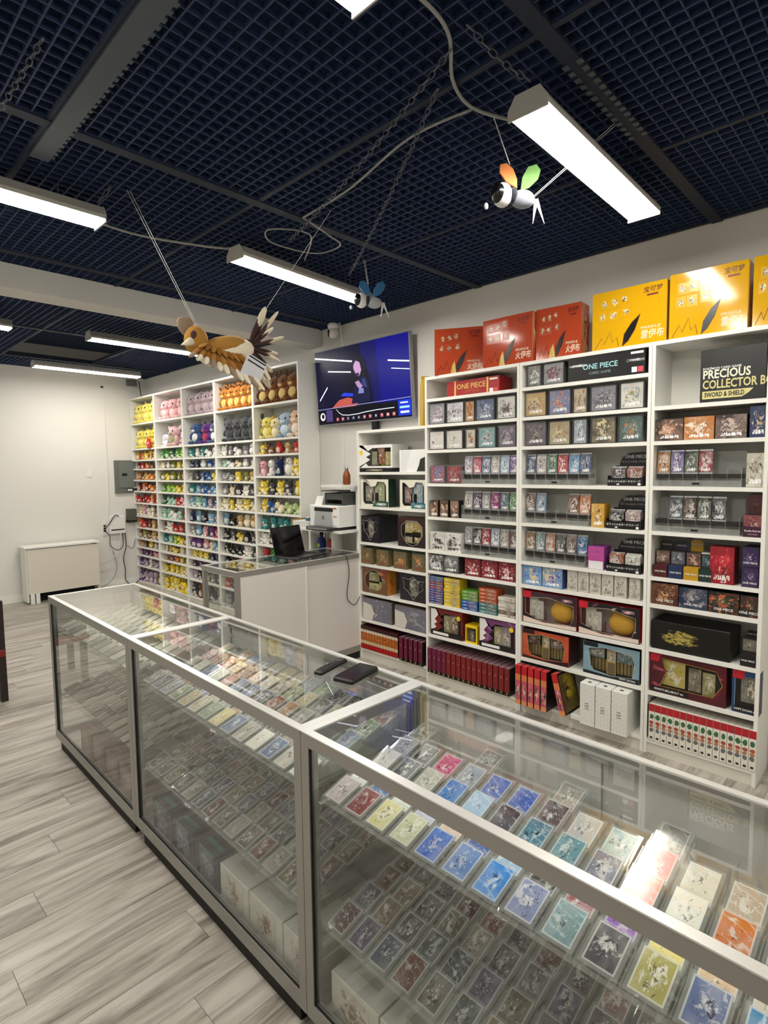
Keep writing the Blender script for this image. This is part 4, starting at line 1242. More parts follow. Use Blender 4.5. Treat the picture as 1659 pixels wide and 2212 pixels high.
stack(2.421, .14, ['2058a8', '2058a8', '2058a8', '5a9a30', '5a9a30', '5a9a30'], .0245, ('green and blue', ['blue', 'blue', 'blue', 'green', 'green', 'green']))
stack(2.262, .148, ['4a8080', '4a8080', '4a8080', 'b85028', 'b85028', 'b85028', 'b85028'], .0265, ('orange and teal', ['teal', 'teal', 'teal', 'orange', 'orange', 'orange', 'orange']))
stack(2.109, .132, ['d0ccc0', '5a4a40', 'c8c4b8', 'd0ccc0', 'c8c4b8', 'd4d0c4'], .024, ('rightmost', ['white', 'brown', 'white', 'cream', 'white', 'cream']))

# books and boxes on the bottom shelves
def spine(c, yc, w, h, d, body, bands, lab, nm='boxed_set', dz=0.0, back=-.004, group=None, tiltx=0.0):
    row = len(SHELF[c]) - 1
    t = goods(nm, lab, 'box', c, row, yc, back, group, dz)
    MB().box(-w / 2, 0, 0, w / 2, d, h).build('carton', hexmat(body, .4), t)
    for a, b, m in bands:
        if isinstance(m, str):
            m = hexmat(m, .4)
        panel(t, 'spine_band', 0, h * (a + b) / 2, w - .002, h * (b - a), -.0004, m)
    return t
OR_ART = art('b85a20', 'c87a28', '5a2a14', 'd89a48', 2, .4, None, .5)
for k in range(13):
    t = spine(1, 3.585 - k * .0345, .0335, .205, .2, '3a0c0c', [(0.0, .22, 'b01414'), (.22, .36, art('d8c8a0', 'c8a878', 'e0d0b0', 'f0e8d0', 3, .4, None, .4)), (.36, .72, OR_ART), (.72, .84, 'd8cdb8'), (.84, 1, '3a1010')],
          'orange and red boxed set, %s from left on the bottom shelf of the low bookcase' % ORD[k + 1], group='orange boxed sets')
YEL = hexmat('e0c050', .4)
def moon(t, w, h):
    pts = []
    for k in range(9):
        a = -PI / 2 + PI * k / 8
        pts.append((.007 * math.cos(a) * 1.2 - .004, h + .009 * math.sin(a)))
    for k in range(7, 0, -1):
        a = -PI / 2 + PI * k / 8
        pts.append((.007 * math.cos(a) * .5 - .004, h + .009 * math.sin(a)))
    MB().prism(pts, -.0024, -.001).build('crescent', YEL, t)
def moon_box(c, yc, body, k, lab, dz=0.0):
    t = spine(c, yc, .0415, .195, .2, '14100e', [(0, .13, '100d0c'), (.13, 1, body)], lab, dz=dz, back=-.02, group='crescent boxed sets')
    moon(t, .04, .013)
    text(t, 'SSS', .012, hexmat('c89a88', .4), (0, -.0012, .125), rot=(PI / 2, -PI / 2, 0))
    MB().box(-.0195, -.001, .195, .0195, .19, .1965).build('lid', hexmat('8a6a70', .35), t)
for k in range(5):
    moon_box(1, 3.105 - k * .0525, '6a1038', k, 'magenta crescent boxed set, %s from left on the low bookcase bottom shelf' % ORD[k + 1])
for k in range(4):
    moon_box(2, 2.775 - k * .0465, '6a1038', k, 'magenta crescent boxed set, %s from left on the second bookcase bottom shelf' % ORD[k + 1])
for k in range(12):
    moon_box(2, 2.775 - (4 + k) * .0465, '7a1414', k, 'dark red crescent boxed set, %s dark red one on the second bookcase bottom shelf' % ORD[k + 1])
RS = art('c8506a', '2c4030', 'd8c8b0', 'e8b040', 2.2, .35, None, .45)
for k in range(5):
    t = spine(3, 1.955 - k * .0475, .041, .265, .22, '160c0e', [(.0, .12, 'd88858'), (.12, .62, RS), (.62, .78, 'd0784a'), (.78, 1, 'b81420')], 'red banded card box standing upright, %s from left, third bookcase bottom shelf' % ORD[k + 1], back=-.08, group='red banded card boxes')
    MB().box(-.0205, 0, .265, .0205, .05, .2658).build('red_top', hexmat('b81420', .4), t)
t = spine(3, 1.63, .041, .265, .22, '160c0e', [(.0, .12, 'd88858'), (.12, .62, RS), (.62, .78, 'd0784a'), (.78, 1, 'b81420')], 'red banded card box leaning against the others, third bookcase bottom shelf', back=-.08, group='red banded card boxes')
t.rotation_euler = (0, math.radians(-14), -PI / 2)
t.location.z += .012
MB().box(-.0205, 0, .265, .0205, .05, .2658).build('red_top', hexmat('b81420', .4), t)
p = panel(t, 'side_print', .021, .13, .2, .24, .11, art('4a3a20', 'b8a030', '2a1a14', 'd8c850', 2, .35, None, .4))
p.rotation_euler = (0, 0, PI / 2)
HEXW = mat('hex_white', (226, 226, 220), .4)
for k in range(3):
    t = goods('white_carton', 'white hexagon-patterned carton, %s of three on the third bookcase bottom shelf' % ORD[k + 1], 'box', 3, 10, 1.475 - k * .098, -.075, 'white hexagon-patterned cartons')
    MB().cbox(-.047, 0, 0, .047, .22, .262, .003).build('carton', HEXW, t)
    hx = MB()
    for a in range(5):
        for b in range(9):
            cx, cz = -.04 + a * .02, .014 + b * .029 + (a % 2) * .0145
            if cz > .25:
                continue
            for q in range(3):
                a0, a1 = PI / 3 * q, PI / 3 * (q + 1)
                p0 = (max(-.045, min(.045, cx + .0125 * math.cos(a0))), -.0004, cz + .0125 * math.sin(a0))
                p1 = (max(-.045, min(.045, cx + .0125 * math.cos(a1))), -.0004, cz + .0125 * math.sin(a1))
                if abs(p0[0] - p1[0]) + abs(p0[2] - p1[2]) > .004:
                    hx.tube([p0, p1], .0005, 3)
    hx.build('hexagon_lines', hexmat('b4b4ac', .4), t)
    text(t, '151', .034, hexmat('8a8a80', .4), (0, -.001, .12), rot=(PI / 2, -PI / 2, 0), bold=.02)
    MB().box(-.01, .03, .262, .01, .045, .2632).build('black_tab', MATT_BLACK, t)
t = goods('lidded_box', 'flat white box lying beside the white cartons, third bookcase bottom shelf', 'box', 3, 10, 1.55, -.05)
MB().cbox(-.045, 0, 0, .045, .22, .03, .003).build('carton', HEXW, t)
WS = art('e4e0d4', '4a7a50', 'b05a44', '8a8a88', 2.4, .4, None, .32)
for k in range(16):
    t = spine(4, 1.118 - k * .0335, .0325, .215, .2, 'e0dcd0', [(0, .1, 'e4e0d4'), (.1, .8, 'e4e0d4'), (.8, 1, 'b01824')], 'white boxed set with red top, %s from left on the rightmost bookcase bottom shelf' % ORD[k + 1], group='white boxed sets with red tops')
    for zc, hh, hx in ((.142, .034, '3c6a44'), (.105, .022, 'a85038'), (.085, .022, 'b07a5c'), (.062, .026, '6a6c6c')):
        MB().prism([(.013 * math.cos(2 * PI * q / 8) * random.uniform(.7, 1.15), zc + hh / 2 * math.sin(2 * PI * q / 8) * random.uniform(.8, 1.15)) for q in range(8)], -.0016, -.0006).build('print_mark', hexmat(hx, .4), t)
    panel(t, 'barcode', 0, .016, .014, .012, -.001, mat('barcode_black', (40, 40, 40), .5))
    MB().box(-.0175, -.0006, 0, -.0163, .2, .215).build('edge', hexmat('14100e', .5), t)

# big cartons on top of the bookcases
def big_carton(yc, x, rot, base, dark, light, name_, small, lab, w=.42, h=.335, d=.13):
    t = thing('gift_carton', lab, 'box', (x, yc, 2.372), -PI / 2 + rot, 'big gift cartons on top of the bookcases')
    plain_box(t, w, h, mat('gloss_' + base, base, .1), d, base)
    p = panel(t, 'side_print', w / 2 + .0004, h / 2, d - .004, h - .01, d / 2, art(base, light, dark, 'e8d8b8', 3.4, .25, None, .28))
    p.rotation_euler = (0, 0, PI / 2)
    for i, (a, b) in enumerate(((-.10, .27), (-.05, .275), (0, .285), (-.11, .2), (-.055, .2), (.01, .21))):
        panel(t, 'figure_print', (a * 1.15 - .02) * w / .42, b - .01, .06 * w / .42, .062, -.0012, art(base, light, dark, 'f4ecd8', 3.4, .2, None, .3, flat=True))
    leaf = [(0, 0), (.04, .03), (.085, .10), (.12, .2), (.06, .15), (.012, .08)]
    kx = w / .42
    zz = [(-.19, .01), (-.15, .07), (-.135, .03), (-.10, .1), (-.085, .035), (-.06, .06), (-.05, .01)]
    MB().tube([(a * kx, -.0012, b) for a, b in zz], .0016, 4).build('zigzag_line', hexmat('5a1410', .3), t)
    for sx, ox in ((1, -.03),):
        pl = [((ox + sx * a * .85) * kx, .004 + b * .85) for a, b in leaf]
        MB().prism(pl[::sx], -.0018, -.0008).build('leaf_outline', hexmat('2a0c0c', .3), t)
        cx, cz = sum(a for a, b in pl) / 6, sum(b for a, b in pl) / 6
        MB().prism([(cx + (a - cx) * .72, cz + (b - cz) * .72) for a, b in pl][::sx], -.0026, -.0018).build('leaf', hexmat(dark, .25), t)
    if light == 'e8d898':
        MB().prism([(-.06, .003), (-.015, .003), (-.022, .05), (-.03, .1), (-.05, .06)], -.0022, -.0008).build('flame', hexmat('d8b860', .3), t)
    text(t, '宝可梦', .034, mat('print_maroon', (96, 24, 20), .4), (.135 * kx, -.0016, h - .04), bold=.008, shear=.15, squash=kx)
    MB().box(.105 * kx, -.0018, h - .072, .165 * kx, -.0008, h - .062).build('name_bar', hexmat('7a1814', .4), t)
    text(t, name_, .052, mat('print_pale', (244, 236, 206), .35), (.135 * kx, -.0016, .05), bold=.006, shear=.15, squash=kx * .82)
    text(t, small, .018, mat('print_pale', (244, 236, 206), .35), (.125 * kx, -.0016, .09), bold=.0, shear=.2, squash=kx)
    return t
RB, RD, RL = 'b84a2c', '2a2220', 'e8d898'
YB_, YD, YL = 'dca814', '161412', 'f0e8c8'
big_carton(2.555, XA + .07, math.radians(28), RB, RD, RL, '火伊布', '伊布进化礼盒', 'orange-red gift carton at the left end, turned sideways, top of the bookcases', .36, .335)
big_carton(2.115, XA + .02, 0, RB, RD, RL, '火伊布', '伊布进化礼盒', 'orange-red gift carton, middle one of three, top of the bookcases', .385, .325)
big_carton(1.765, XA + .06, math.radians(4), RB, RD, RL, '火伊布', '伊布进化礼盒', 'orange-red gift carton next to the first yellow one, top of the bookcases', .30, .33)
big_carton(1.31, XA + .015, 0, YB_, YD, YL, '雷伊布', '伊布进化礼盒', 'yellow gift carton left of the other yellow ones, top of the bookcases', .42, .335)
big_carton(.9, XA + .02, math.radians(2), YB_, YD, YL, '雷伊布', '伊布进化礼盒', 'yellow gift carton in the middle of three, top of the bookcases', .37, .345)
big_carton(.56, XA + .03, math.radians(2), YB_, YD, YL, '雷伊布', '伊布进化礼盒', 'yellow gift carton cut by the right picture edge, top of the bookcases', .27, .345)
# yellow foil bag on the low bookcase
t = thing('foil_bag', 'yellow foil bag propped on the low bookcase behind the television', 'bag', (XA + .10, 2.875, 2.012), -PI / 2 + 1.0)
b = MB()
prof = [(0, .035), (.03, .04), (.15, .05), (.3, .035), (.36, .004), (.385, .003)]
vs = []
for z, y in prof:
    vs += [(-.055, -y, z), (0, -y * 1.2, z), (.055, -y, z), (.055, y, z), (0, y * 1.2, z), (-.055, y, z)]
b.add(vs, [(6 * k + q, 6 * k + (q + 1) % 6, 6 * k + 6 + (q + 1) % 6, 6 * k + 6 + q) for k in range(5) for q in range(6)] + [(5, 4, 3, 2, 1, 0), tuple(30 + q for q in range(6))])
b.build('pouch', mat('yellow_foil', (196, 164, 60), .3), t)
panel(t, 'front_print', 0, .12, .08, .12, -.062, art('c8a840', 'a86a28', '6a4a20', 'e8d890', 3, .3, None, .3))

# ------------------------------------------------------------------ plush toys
def proto(kind):
    """unit-height plush facing -y, base at z = 0; slots main, light, dark, eye"""
    mb = MB()
    def S(c, r, mi=0, R=None, nu=8, nv=6):
        mb.sph(c, r, nu, nv, mi, R)
    RX = lambda a: Matrix.Rotation(a, 3, 'X')
    RY = lambda a: Matrix.Rotation(a, 3, 'Y')
    if kind == 'bear':
        S((0, 0, .26), (.26, .24, .27)); S((0, -.12, .25), (.17, .14, .19), 1)
        S((0, -.04, .66), (.29, .26, .25)); S((0, -.24, .6), (.13, .1, .09), 1)
        for s in (-1, 1):
            S((s * .22, 0, .88), (.1, .06, .11)); S((s * .22, -.24, .08), (.1, .16, .09), 1)
            S((s * .26, -.1, .36), (.09, .1, .17), 0, RY(s * .5)); S((s * .11, -.28, .69), .032, 3, None, 6, 4)
    elif kind == 'hare':
        S((0, .02, .22), (.22, .26, .23)); S((0, -.1, .3), (.2, .16, .15), 1)
        S((0, -.08, .54), (.25, .23, .22)); S((0, -.27, .48), (.1, .08, .07), 1)
        for s in (-1, 1):
            S((s * .17, 0, .82), (.075, .05, .2), 0, RY(s * .35)); S((s * .17, -.04, .81), (.045, .04, .14), 2, RY(s * .35))
            S((s * .15, -.26, .07), (.09, .14, .08)); S((s * .1, -.28, .57), .034, 3, None, 6, 4)
    elif kind == 'lying':
        S((0, .05, .3), (.42, .3, .3)); S((0, -.1, .2), (.34, .2, .2), 1)
        S((-.34, -.14, .52), (.27, .25, .25)); S((-.36, -.34, .46), (.12, .09, .09), 1)
        for s in (-1, 1):
            S((-.34 + s * .18, -.05, .78), (.08, .05, .15), 2, RY(s * .3)); S((-.36 + s * .1, -.36, .56), .034, 3, None, 6, 4)
            S((s * .26, -.3, .09), (.13, .14, .1))
        S((.48, .05, .42), (.2, .08, .09), 2, RY(-.7))
    elif kind == 'bird':
        S((0, 0, .36), (.32, .3, .36)); S((0, -.14, .3), (.22, .2, .26), 1)
        S((0, -.05, .74), (.25, .24, .24)); S((0, -.3, .7), (.06, .12, .05), 2)
        for s in (-1, 1):
            S((s * .32, .02, .4), (.07, .18, .25), 2, RY(s * -.25)); S((s * .1, -.25, .8), .034, 3, None, 6, 4)
            S((s * .13, -.16, .03), (.1, .16, .04), 2)
    elif kind == 'horned':
        S((0, .02, .28), (.28, .26, .28)); S((0, -.13, .24), (.18, .14, .2), 1)
        S((0, -.06, .64), (.3, .27, .25))
        for s in (-1, 1):
            S((s * .24, .02, .88), (.05, .05, .16), 2, RY(s * .5)); S((s * .12, -.3, .66), .036, 3, None, 6, 4)
            S((s * .3, -.06, .38), (.16, .06, .09), 2, RY(s * -.6)); S((s * .16, -.22, .06), (.11, .15, .08))
        S((.2, .28, .25), (.08, .22, .08), 0, RX(.4))
    return mb.mesh('plush', [PL_MAIN, PL_LIGHT, PL_DARK, EYE], True)
KINDS = ['bear', 'hare', 'lying', 'bird', 'horned']
PROTO = {k: proto(k) for k in KINDS}
CN = {'y': ('yellow', 'e8cc40'), 'Y': ('bright yellow', 'f0d018'), 'o': ('orange', 'd8782c'), 'O': ('amber', 'd89a34'), 'r': ('red', 'c02c28'), 'R': ('dark red', '7a1c1c'),
      'b': ('brown', '7a4c28'), 'B': ('dark brown', '4a3024'), 'c': ('cream', 'e8dcb8'), 'w': ('white', 'e8e6e2'), 'p': ('pink', 'e0a4ac'), 'm': ('magenta', 'a83c78'),
      'v': ('violet', '6a3a80'), 'l': ('lilac', 'b09cb0'), 'g': ('green', '4c9a34'), 'G': ('dark green', '24583a'), 'L': ('lime', 'a0c838'), 'k': ('olive', '8a8a3c'),
      't': ('teal', '2c8480'), 'T': ('mint', '9cc8b0'), 'u': ('blue', '2c5c9c'), 'U': ('navy', '1c2c58'), 's': ('sky blue', '7aa8c4'), 'a': ('grey', '8a8a8c'),
      'd': ('charcoal', '3c3c42'), 'K': ('black', '1c1a1c'), 'q': ('pale green', 'b8cc88'), 'n': ('tan', 'c8a068')}
SMALL = [  # rows 3..14 of each bookcase, one letter per toy
    ['OoyOc', 'RrobR', 'obOoc', 'RoRoR', 'rRror', 'cpwca', 'orbnO', 'bkbnb', 'nbycl', 'mvmpp', 'vlwll', 'vllly'],
    ['ggGgL', 'cwkyk', 'kykkb', 'gLLyY', 'GTTrp', 'TTwTr', 'bwrrG', 'tTLYb', 'cnyck', 'nroyY', 'yYyyc', 'yYyYy'],
    ['twtww', 'UUwuu', 'aduuy', 'tsuus', 'sTslu', 'UsKsl', 'aspvr', 'vvpcs', 'yYyUu', 'dvdcK', 'lKwad', 'dbdKa'],
    ['wawaw', 'TwcwW', 'aaykn', 'acdwd', 'cycyc', 'sKncn', 'KdyKd', 'KKKwK', 'KdrKb', 'adKwa', 'rdoca', 'adadw'],
    ['ybrnr', 'pwUwy', 'ydydy', 'yucqq', 'ttttt', 'wwwcw', 'rgTrg'],
]
for k in range(5):
    yl, yr = PYB[k] - .03, PYB[k + 1] + .032
    zs = PZ5 if k == 4 else PZ
    for ri, s in enumerate(SMALL[k]):
        z = zs[ri + 2]
        clear = (zs[ri + 1] - .022) - z
        n = len(s)
        hide = 0
        for i, ch in enumerate(s):
            nm, hx = CN.get(ch, CN['w'])
            wstep = (yl - yr) / n
            kind = random.choice(KINDS)
            hgt = clear * random.uniform(.86, .97)
            sx = wstep * random.uniform(.95, 1.08) / {'bear': .72, 'hare': .60, 'lying': 1.25, 'bird': .8, 'horned': .86}[kind]
            sx = min(sx, hgt * 1.7)
            px = yl - wstep * (i + .5)
            # two loose rows: a second toy stands behind, so the shelf looks full
            o = obj('plush_toy', PROTO[kind], None, (XPF + .052 + random.uniform(0, .02), px, z), (0, 0, -PI / 2 + random.uniform(-.3, .3)), (sx, hgt * .8, hgt), col(hx))
            tag(o, '%s small plush toy, %s from left, shelf %s from top, %s plush bookcase' % (nm, ORD[i + 1], ORD[ri + 3], PNAME[k]), 'plush toy', 'small plush toys on the plush bookcases')

SPH = {}
def ball(parent, name, c, r, hx, rot=(0, 0, 0), m=None):
    m = m or PL_MAIN
    if m.name not in SPH:
        SPH[m.name] = MB().sph((0, 0, 0), 1, 16, 10).mesh('plush_part', m, True)
    r = (r, r, r) if isinstance(r, (int, float)) else r
    return obj(name, SPH[m.name], parent, c, rot, r, col(hx))

def big_plush(k, row, f, kind, h, main, belly, ear, lab, turn=0.0, depth=.105, z=None, wide=1.2):
    y = PYB[k] - .02 - (PYB[k] - PYB[k + 1] - .04) * f
    t = thing('plush_toy', lab, 'plush toy', (XPF + depth, y, PZ[row] if z is None else z), -PI / 2 + turn, 'large plush toys on the plush bookcases')
    q = wide
    b = ball(t, 'body', (0, .0, h * .27), (h * .25 * q, h * .22, h * .27), main)
    ball(b, 'belly', (0, -.45, .05), (.72, .62, .72), belly)
    hd = ball(t, 'head', (0, -.02 * h, h * .62), (h * .28 * q, h * .24, h * .25), main)
    for s in (-1, 1):
        ball(hd, 'eye', (s * .42, -.86, .12), (.1, .1, .17), '141214', m=EYE)
    ball(hd, 'muzzle', (0, -.88, -.3), (.3, .2, .2), belly)
    for s in (-1, 1):
        if kind == 'long':
            e = ball(t, 'ear', (s * q * h * .27, -.06 * h, h * .86), (h * .075, h * .045, h * .2), main, (.35, s * .8, 0))
            ball(e, 'inner_ear', (0, -.5, -.02), (.62, .7, .78), ear)
        elif kind == 'point':
            e = ball(t, 'ear', (s * q * h * .2, .02 * h, h * .84), (h * .07, h * .04, h * .15), main, (0, s * .42, 0))
            ball(e, 'inner_ear', (0, -.5, -.02), (.6, .7, .7), ear)
        elif kind == 'round':
            ball(t, 'ear', (s * q * h * .2, .02 * h, h * .82), (h * .085, h * .05, h * .085), ear)
        elif kind == 'wide':
            e = ball(t, 'ear', (s * q * h * .3, .0, h * .78), (h * .2, h * .05, h * .1), main, (0, s * -.5, 0))
            ball(e, 'inner_ear', (0, -.5, 0), (.75, .7, .65), ear)
        ball(t, 'foot', (s * q * h * .16, -.2 * h, h * .07), (h * .09, h * .14, h * .07), belly if kind == 'round' else main)
        ball(t, 'arm', (s * q * h * .23, -.12 * h, h * .34), (h * .07, h * .08, h * .14), main, (0, s * -.5, 0))
    return t
big = [
    (0, 0, (.2, .5, .8), 'point', .32, 'e8d868', 'f0e080', '3a3420', 'pale yellow'),
    (0, 1, (.22, .52), 'point', .31, 'e4d460', 'f0e080', '3a3420', 'pale yellow'), (0, 1, (.82,), 'point', .31, 'f0cc18', 'f4d840', 'c83028', 'bright yellow'),
    (1, 0, (.22, .52, .82), 'round', .30, 'e8b0b4', 'f0c8c8', 'e8a0a8', 'pink'),
    (1, 1, (.5,), 'wide', .31, 'e0b4b8', '8a9a68', 'f0e8e8', 'pink and sage'), (1, 1, (.16,), 'round', .2, 'e8e8ec', 'f4f4f4', '9ab0c0', 'white'), (1, 1, (.84,), 'wide', .2, 'e8e0e0', 'e0a0a0', 'f0d8d8', 'white and rose'),
    (2, 0, (.16, .38, .62, .86), 'wide', .31, 'b8a4ac', 'c8b4b8', '5a6474', 'mauve'),
    (2, 1, (.25,), 'none', .31, '34507c', 'e8e8e8', '2a3c64', 'blue and white'), (2, 1, (.58,), 'point', .29, '5a2478', 'a8304c', '3a1a50', 'violet'), (2, 1, (.84,), 'none', .29, '4a5a80', 'ecebe8', '2a3c64', 'slate and white'),
    (3, 0, (.13, .32, .5, .68, .86), 'long', .30, 'c07a28', 'e8cc70', '5a2c18', 'amber'),
    (3, 1, (.24, .46, .68, .88), 'wide', .31, '46484a', '3c3e40', '5a5c5c', 'charcoal'),
    (4, 0, (.12, .35, .58, .80), 'long', .32, '7a4820', 'dcc078', '4a2418', 'brown'),
    (4, 1, (.16,), 'round', .27, 'd8c858', 'e4d888', 'b8a030', 'yellow'), (4, 1, (.36,), 'point', .25, 'e0d098', 'ece0b8', '7a5a30', 'cream'), (4, 1, (.6,), 'none', .30, '9ab0c4', 'd0dce4', '6a7a8a', 'pale blue'), (4, 1, (.85,), 'round', .31, 'd8b08c', 'ecdcc8', 'e8d0b8', 'tan'),
]
for k, row, fs, kind, h, main, belly, ear, nm in big:
    for i, f in enumerate(fs):
        w = 'alone of its colour' if len(fs) == 1 else '%s of its kind from left' % ORD[i + 1]
        big_plush(k, row, f, kind, h, main, belly, ear, 'large %s plush, %s, %s shelf, %s plush bookcase' % (nm, w, ('top', 'second')[row], PNAME[k]), random.uniform(-.12, .12), wide={1: 1.4, 2: 1.4, 3: 1.35, 4: 1.2, 5: 1.1}[len(fs)])
# red flower ornament hanging off the second shelf
t = thing('plush_flower', 'red felt flower at the edge of the second shelf, leftmost plush bookcase', 'plush toy', (XPF - .012, PYB[1] + .17, 2.02), -PI / 2)
for q in range(6):
    a = 2 * PI * q / 6
    ball(t, 'petal', (.045 * math.cos(a), 0, .05 + .045 * math.sin(a)), (.034, .012, .034), 'c01c24')
ball(t, 'heart', (0, -.012, .05), (.02, .012, .02), 'e8b0a0')

# ------------------------------------------------------------------ television
def emat(name, hx, k):
    m = mat('screen_' + name, '020204', .25, 0, .25, emit=hx, estr=k)
    m.cycles.emission_sampling = 'NONE'
    return m
t = thing('television', 'wall-mounted flat television showing a dark blue broadcast', 'television', (3.605, 3.783, 2.462), -PI / 2)
t.rotation_euler = (.063, 0, -PI / 2)
TWd, THt = 1.232, .71
MB().cbox(-TWd / 2, 0, -THt / 2, TWd / 2, .045, THt / 2, .004).build('housing', mat('tv_silver', (150, 150, 152), .35, .5), t)
SC = 0.40
scr = MB().box(-TWd / 2 + .008, -.002, -THt / 2 + .012, TWd / 2 - .008, .001, THt / 2 - .008).build('screen', emat('blue', '05067e', SC), t)
MB().box(-.08, .045, -.3, .08, .09, .1).build('wall_bracket', MATT_BLACK, t)
MB().box(.12, .0, -.44, .18, .04, -THt / 2).build('soundbar_tab', MATT_BLACK, t)
def su(u, v):
    return (-TWd / 2 + .008 + u * (TWd - .016), -THt / 2 + .012 + v * (THt - .02))
layer = [0]
def shape(nm, pts, hx, k=SC):
    layer[0] += 1
    y = -.002 - layer[0] * .00012
    return MB().prism([su(*p) for p in pts], y - .0001, y + .00005).build(nm, emat('%s_%d' % (hx, k * 100), hx, k), scr)
shape('dark_field', [(0, 0), (.56, 0), (.52, 1), (0, 1)], '04052a')
shape('mid_field', [(.56, .0), (.72, .0), (.68, 1), (.52, 1)], '04055a')
shape('dark_field', [(.36, .2), (.64, .2), (.6, .62), (.5, .85), (.36, .6)], '04041c')
for a, b, c_ in (((0, .925), (.43, .79), .018), ((.80, .715), (1, .66), .016), ((.15, .715), (.41, .655), .014), ((.83, .612), (1, .565), .008), ((.03, .335), (.13, .5), .02)):
    shape('light_streak', [(a[0], a[1] - c_ / 2), (b[0], b[1] - c_ / 2), (b[0], b[1] + c_ / 2), (a[0], a[1] + c_ / 2)], 'e8f0ff', 1.0)
shape('table', [(.16, .2), (.44, .2), (.50, .27), (.36, .33), (.26, .31)], 'c0584c', SC)
shape('blue_glow', [(.28, .36), (.44, .33), (.44, .37), (.32, .40)], '2a40e0', SC)
shape('jacket', [(.40, .24), (.60, .24), (.605, .44), (.57, .56), (.5, .58), (.44, .46)], '12143c', SC)
shape('jacket_shine', [(.52, .46), (.58, .42), (.56, .54), (.53, .55)], '343a78', SC)
shape('hair', [(.44, .74), (.45, .82), (.49, .86), (.55, .83), (.58, .72), (.57, .6), (.53, .6), (.52, .7), (.47, .78)], '0a0820', SC)
shape('face', [(.445, .74), (.47, .79), (.51, .76), (.525, .66), (.505, .59), (.48, .585), (.465, .62), (.45, .66), (.44, .70)], 'c89cc8', SC)
shape('beard', [(.462, .62), (.48, .585), (.505, .6), (.49, .635)], '3c2450', SC)
shape('hand', [(.45, .52), (.49, .53), (.53, .45), (.50, .41), (.47, .46)], 'b88cb8', SC)
shape('microphone', [(.455, .52), (.475, .52), (.49, .57), (.47, .58)], '08081a', SC)
shape('shirt_print', [(.48, .36), (.54, .36), (.54, .42), (.49, .43)], '8088c0', SC)
shape('banner', [(0, 0), (1, 0), (1, .205), (0, .205)], '03030f')
shape('banner_line', [(0, .2), (1, .23), (1, .24), (0, .21)], '8890c8', SC)
ln = [(.22, .19), (.25, .14), (.29, .105), (.36, .095), (.46, .10), (.55, .115), (.66, .125), (.84, .13)]
shape('graph_line', [(a, b - .005) for a, b in ln] + [(a, b + .005) for a, b in ln[::-1]], 'c8ccdc', .6)
for q in range(11):
    u = .215 + q * .0605
    red = q in (0, 1, 5, 6, 8, 9, 10)
    shape('score_tile', [(u, .03), (u + .03, .03), (u + .03, .075), (u, .075)], 'b0505c' if red else '3a3c54', SC)
    text(scr, '%d' % (q + 1), .024, emat('num', 'e8e8f0', .6), (su(u + .015, 0)[0], -.0062, su(0, .052)[1]), bold=.01)
shape('name_panel', [(.10, .03), (.175, .03), (.175, .19), (.10, .19)], '4a3a78', SC)
shape('ring', [(.055 + .03 * math.cos(2 * PI * q / 16), .105 + .055 * math.sin(2 * PI * q / 16)) for q in range(16)], 'e0e0ea', .6)
shape('ring_hole', [(.058 + .017 * math.cos(2 * PI * q / 12), .11 + .034 * math.sin(2 * PI * q / 12)) for q in range(12)], '03030f')
shape('event_panel', [(.88, .02), (1, .02), (1, .21), (.88, .21)], '1838d0', SC)
shape('event_text', [(.9, .17), (.97, .17), (.97, .185), (.9, .185)], 'e8f0ff', .7)
shape('event_text', [(.895, .11), (.985, .11), (.985, .135), (.895, .135)], '8ab8ff', .7)
shape('event_text', [(.9, .05), (.98, .05), (.98, .075), (.9, .075)], 'e8f0ff', .7)
tag(MB().box(XW - .012, 4.118, 1.56, XW, 4.142, 2.12).box(XW - .022, 4.126, 1.56, XW - .012, 4.134, 2.12).build('cable_duct', WHITE_P), 'white cable duct on the wall under the television', 'cable duct')

# security camera on the ceiling
t = thing('security_camera', 'white dome security camera hanging under the ceiling by the beam', 'camera', (3.60, 4.13, 2.915), -2.3)
MB().lathe([(.026, .085), (.05, .09), (.055, .11), (.05, .132)], 18).build('base', WHITE_P, t, True)
MB().sph((0, 0, .045), .05, 18, 12).build('dome', WHITE_P, t, True)
MB().cyl((0, -.036, .045), (0, -.053, .045), .034, .03, 16).build('lens', BLACK, t)
MB().tube([(.05, .06, .13), (.07, .08, .0), (.075, .085, -.12)], .006, 6).build('cable_conduit', WHITE_P, t)

# ------------------------------------------------------------------ hanging figures
def string_to(name_label, p, q, n=1, off=.02):
    mb = MB()
    for k in range(n):
        d = Vector((off * k, off * k * .3, 0))
        mb.tube([Vector(p) + d, Vector(q) + d * .6], .0013, 4)
    return tag(mb.build('hanging_string', STRING), name_label, 'string')
# bird plush
BF = {'gold': mat('gold_fleece', (166, 120, 50), .95), 'cream': mat('cream_fleece', (226, 216, 192), .95), 'brown': mat('brown_fleece', (72, 50, 46), .95), 'taupe': mat('taupe_fleece', (150, 128, 108), .95)}
t = thing('bird_plush', 'large gold, cream and brown bird plush hanging on strings', 'plush toy', (1.53, 2.6, 2.22), math.radians(-8))
MB().sph((.02, 0, .06), (.15, .085, .075), 16, 10, 0, Matrix.Rotation(-.25, 3, 'Y')).build('body', BF['cream'], t, True)
MB().sph((-.0, -.02, .085), (.12, .07, .05), 14, 8, 0, Matrix.Rotation(-.25, 3, 'Y')).build('back_cover', BF['gold'], t, True)
hd = MB().sph((-.135, 0, .10), (.058, .055, .07), 16, 10).build('head', BF['gold'], t, True)
MB().cyl((-.17, -.03, .085), (-.225, -.05, .06), .022, .002, 10).build('beak', BF['cream'], hd, True)
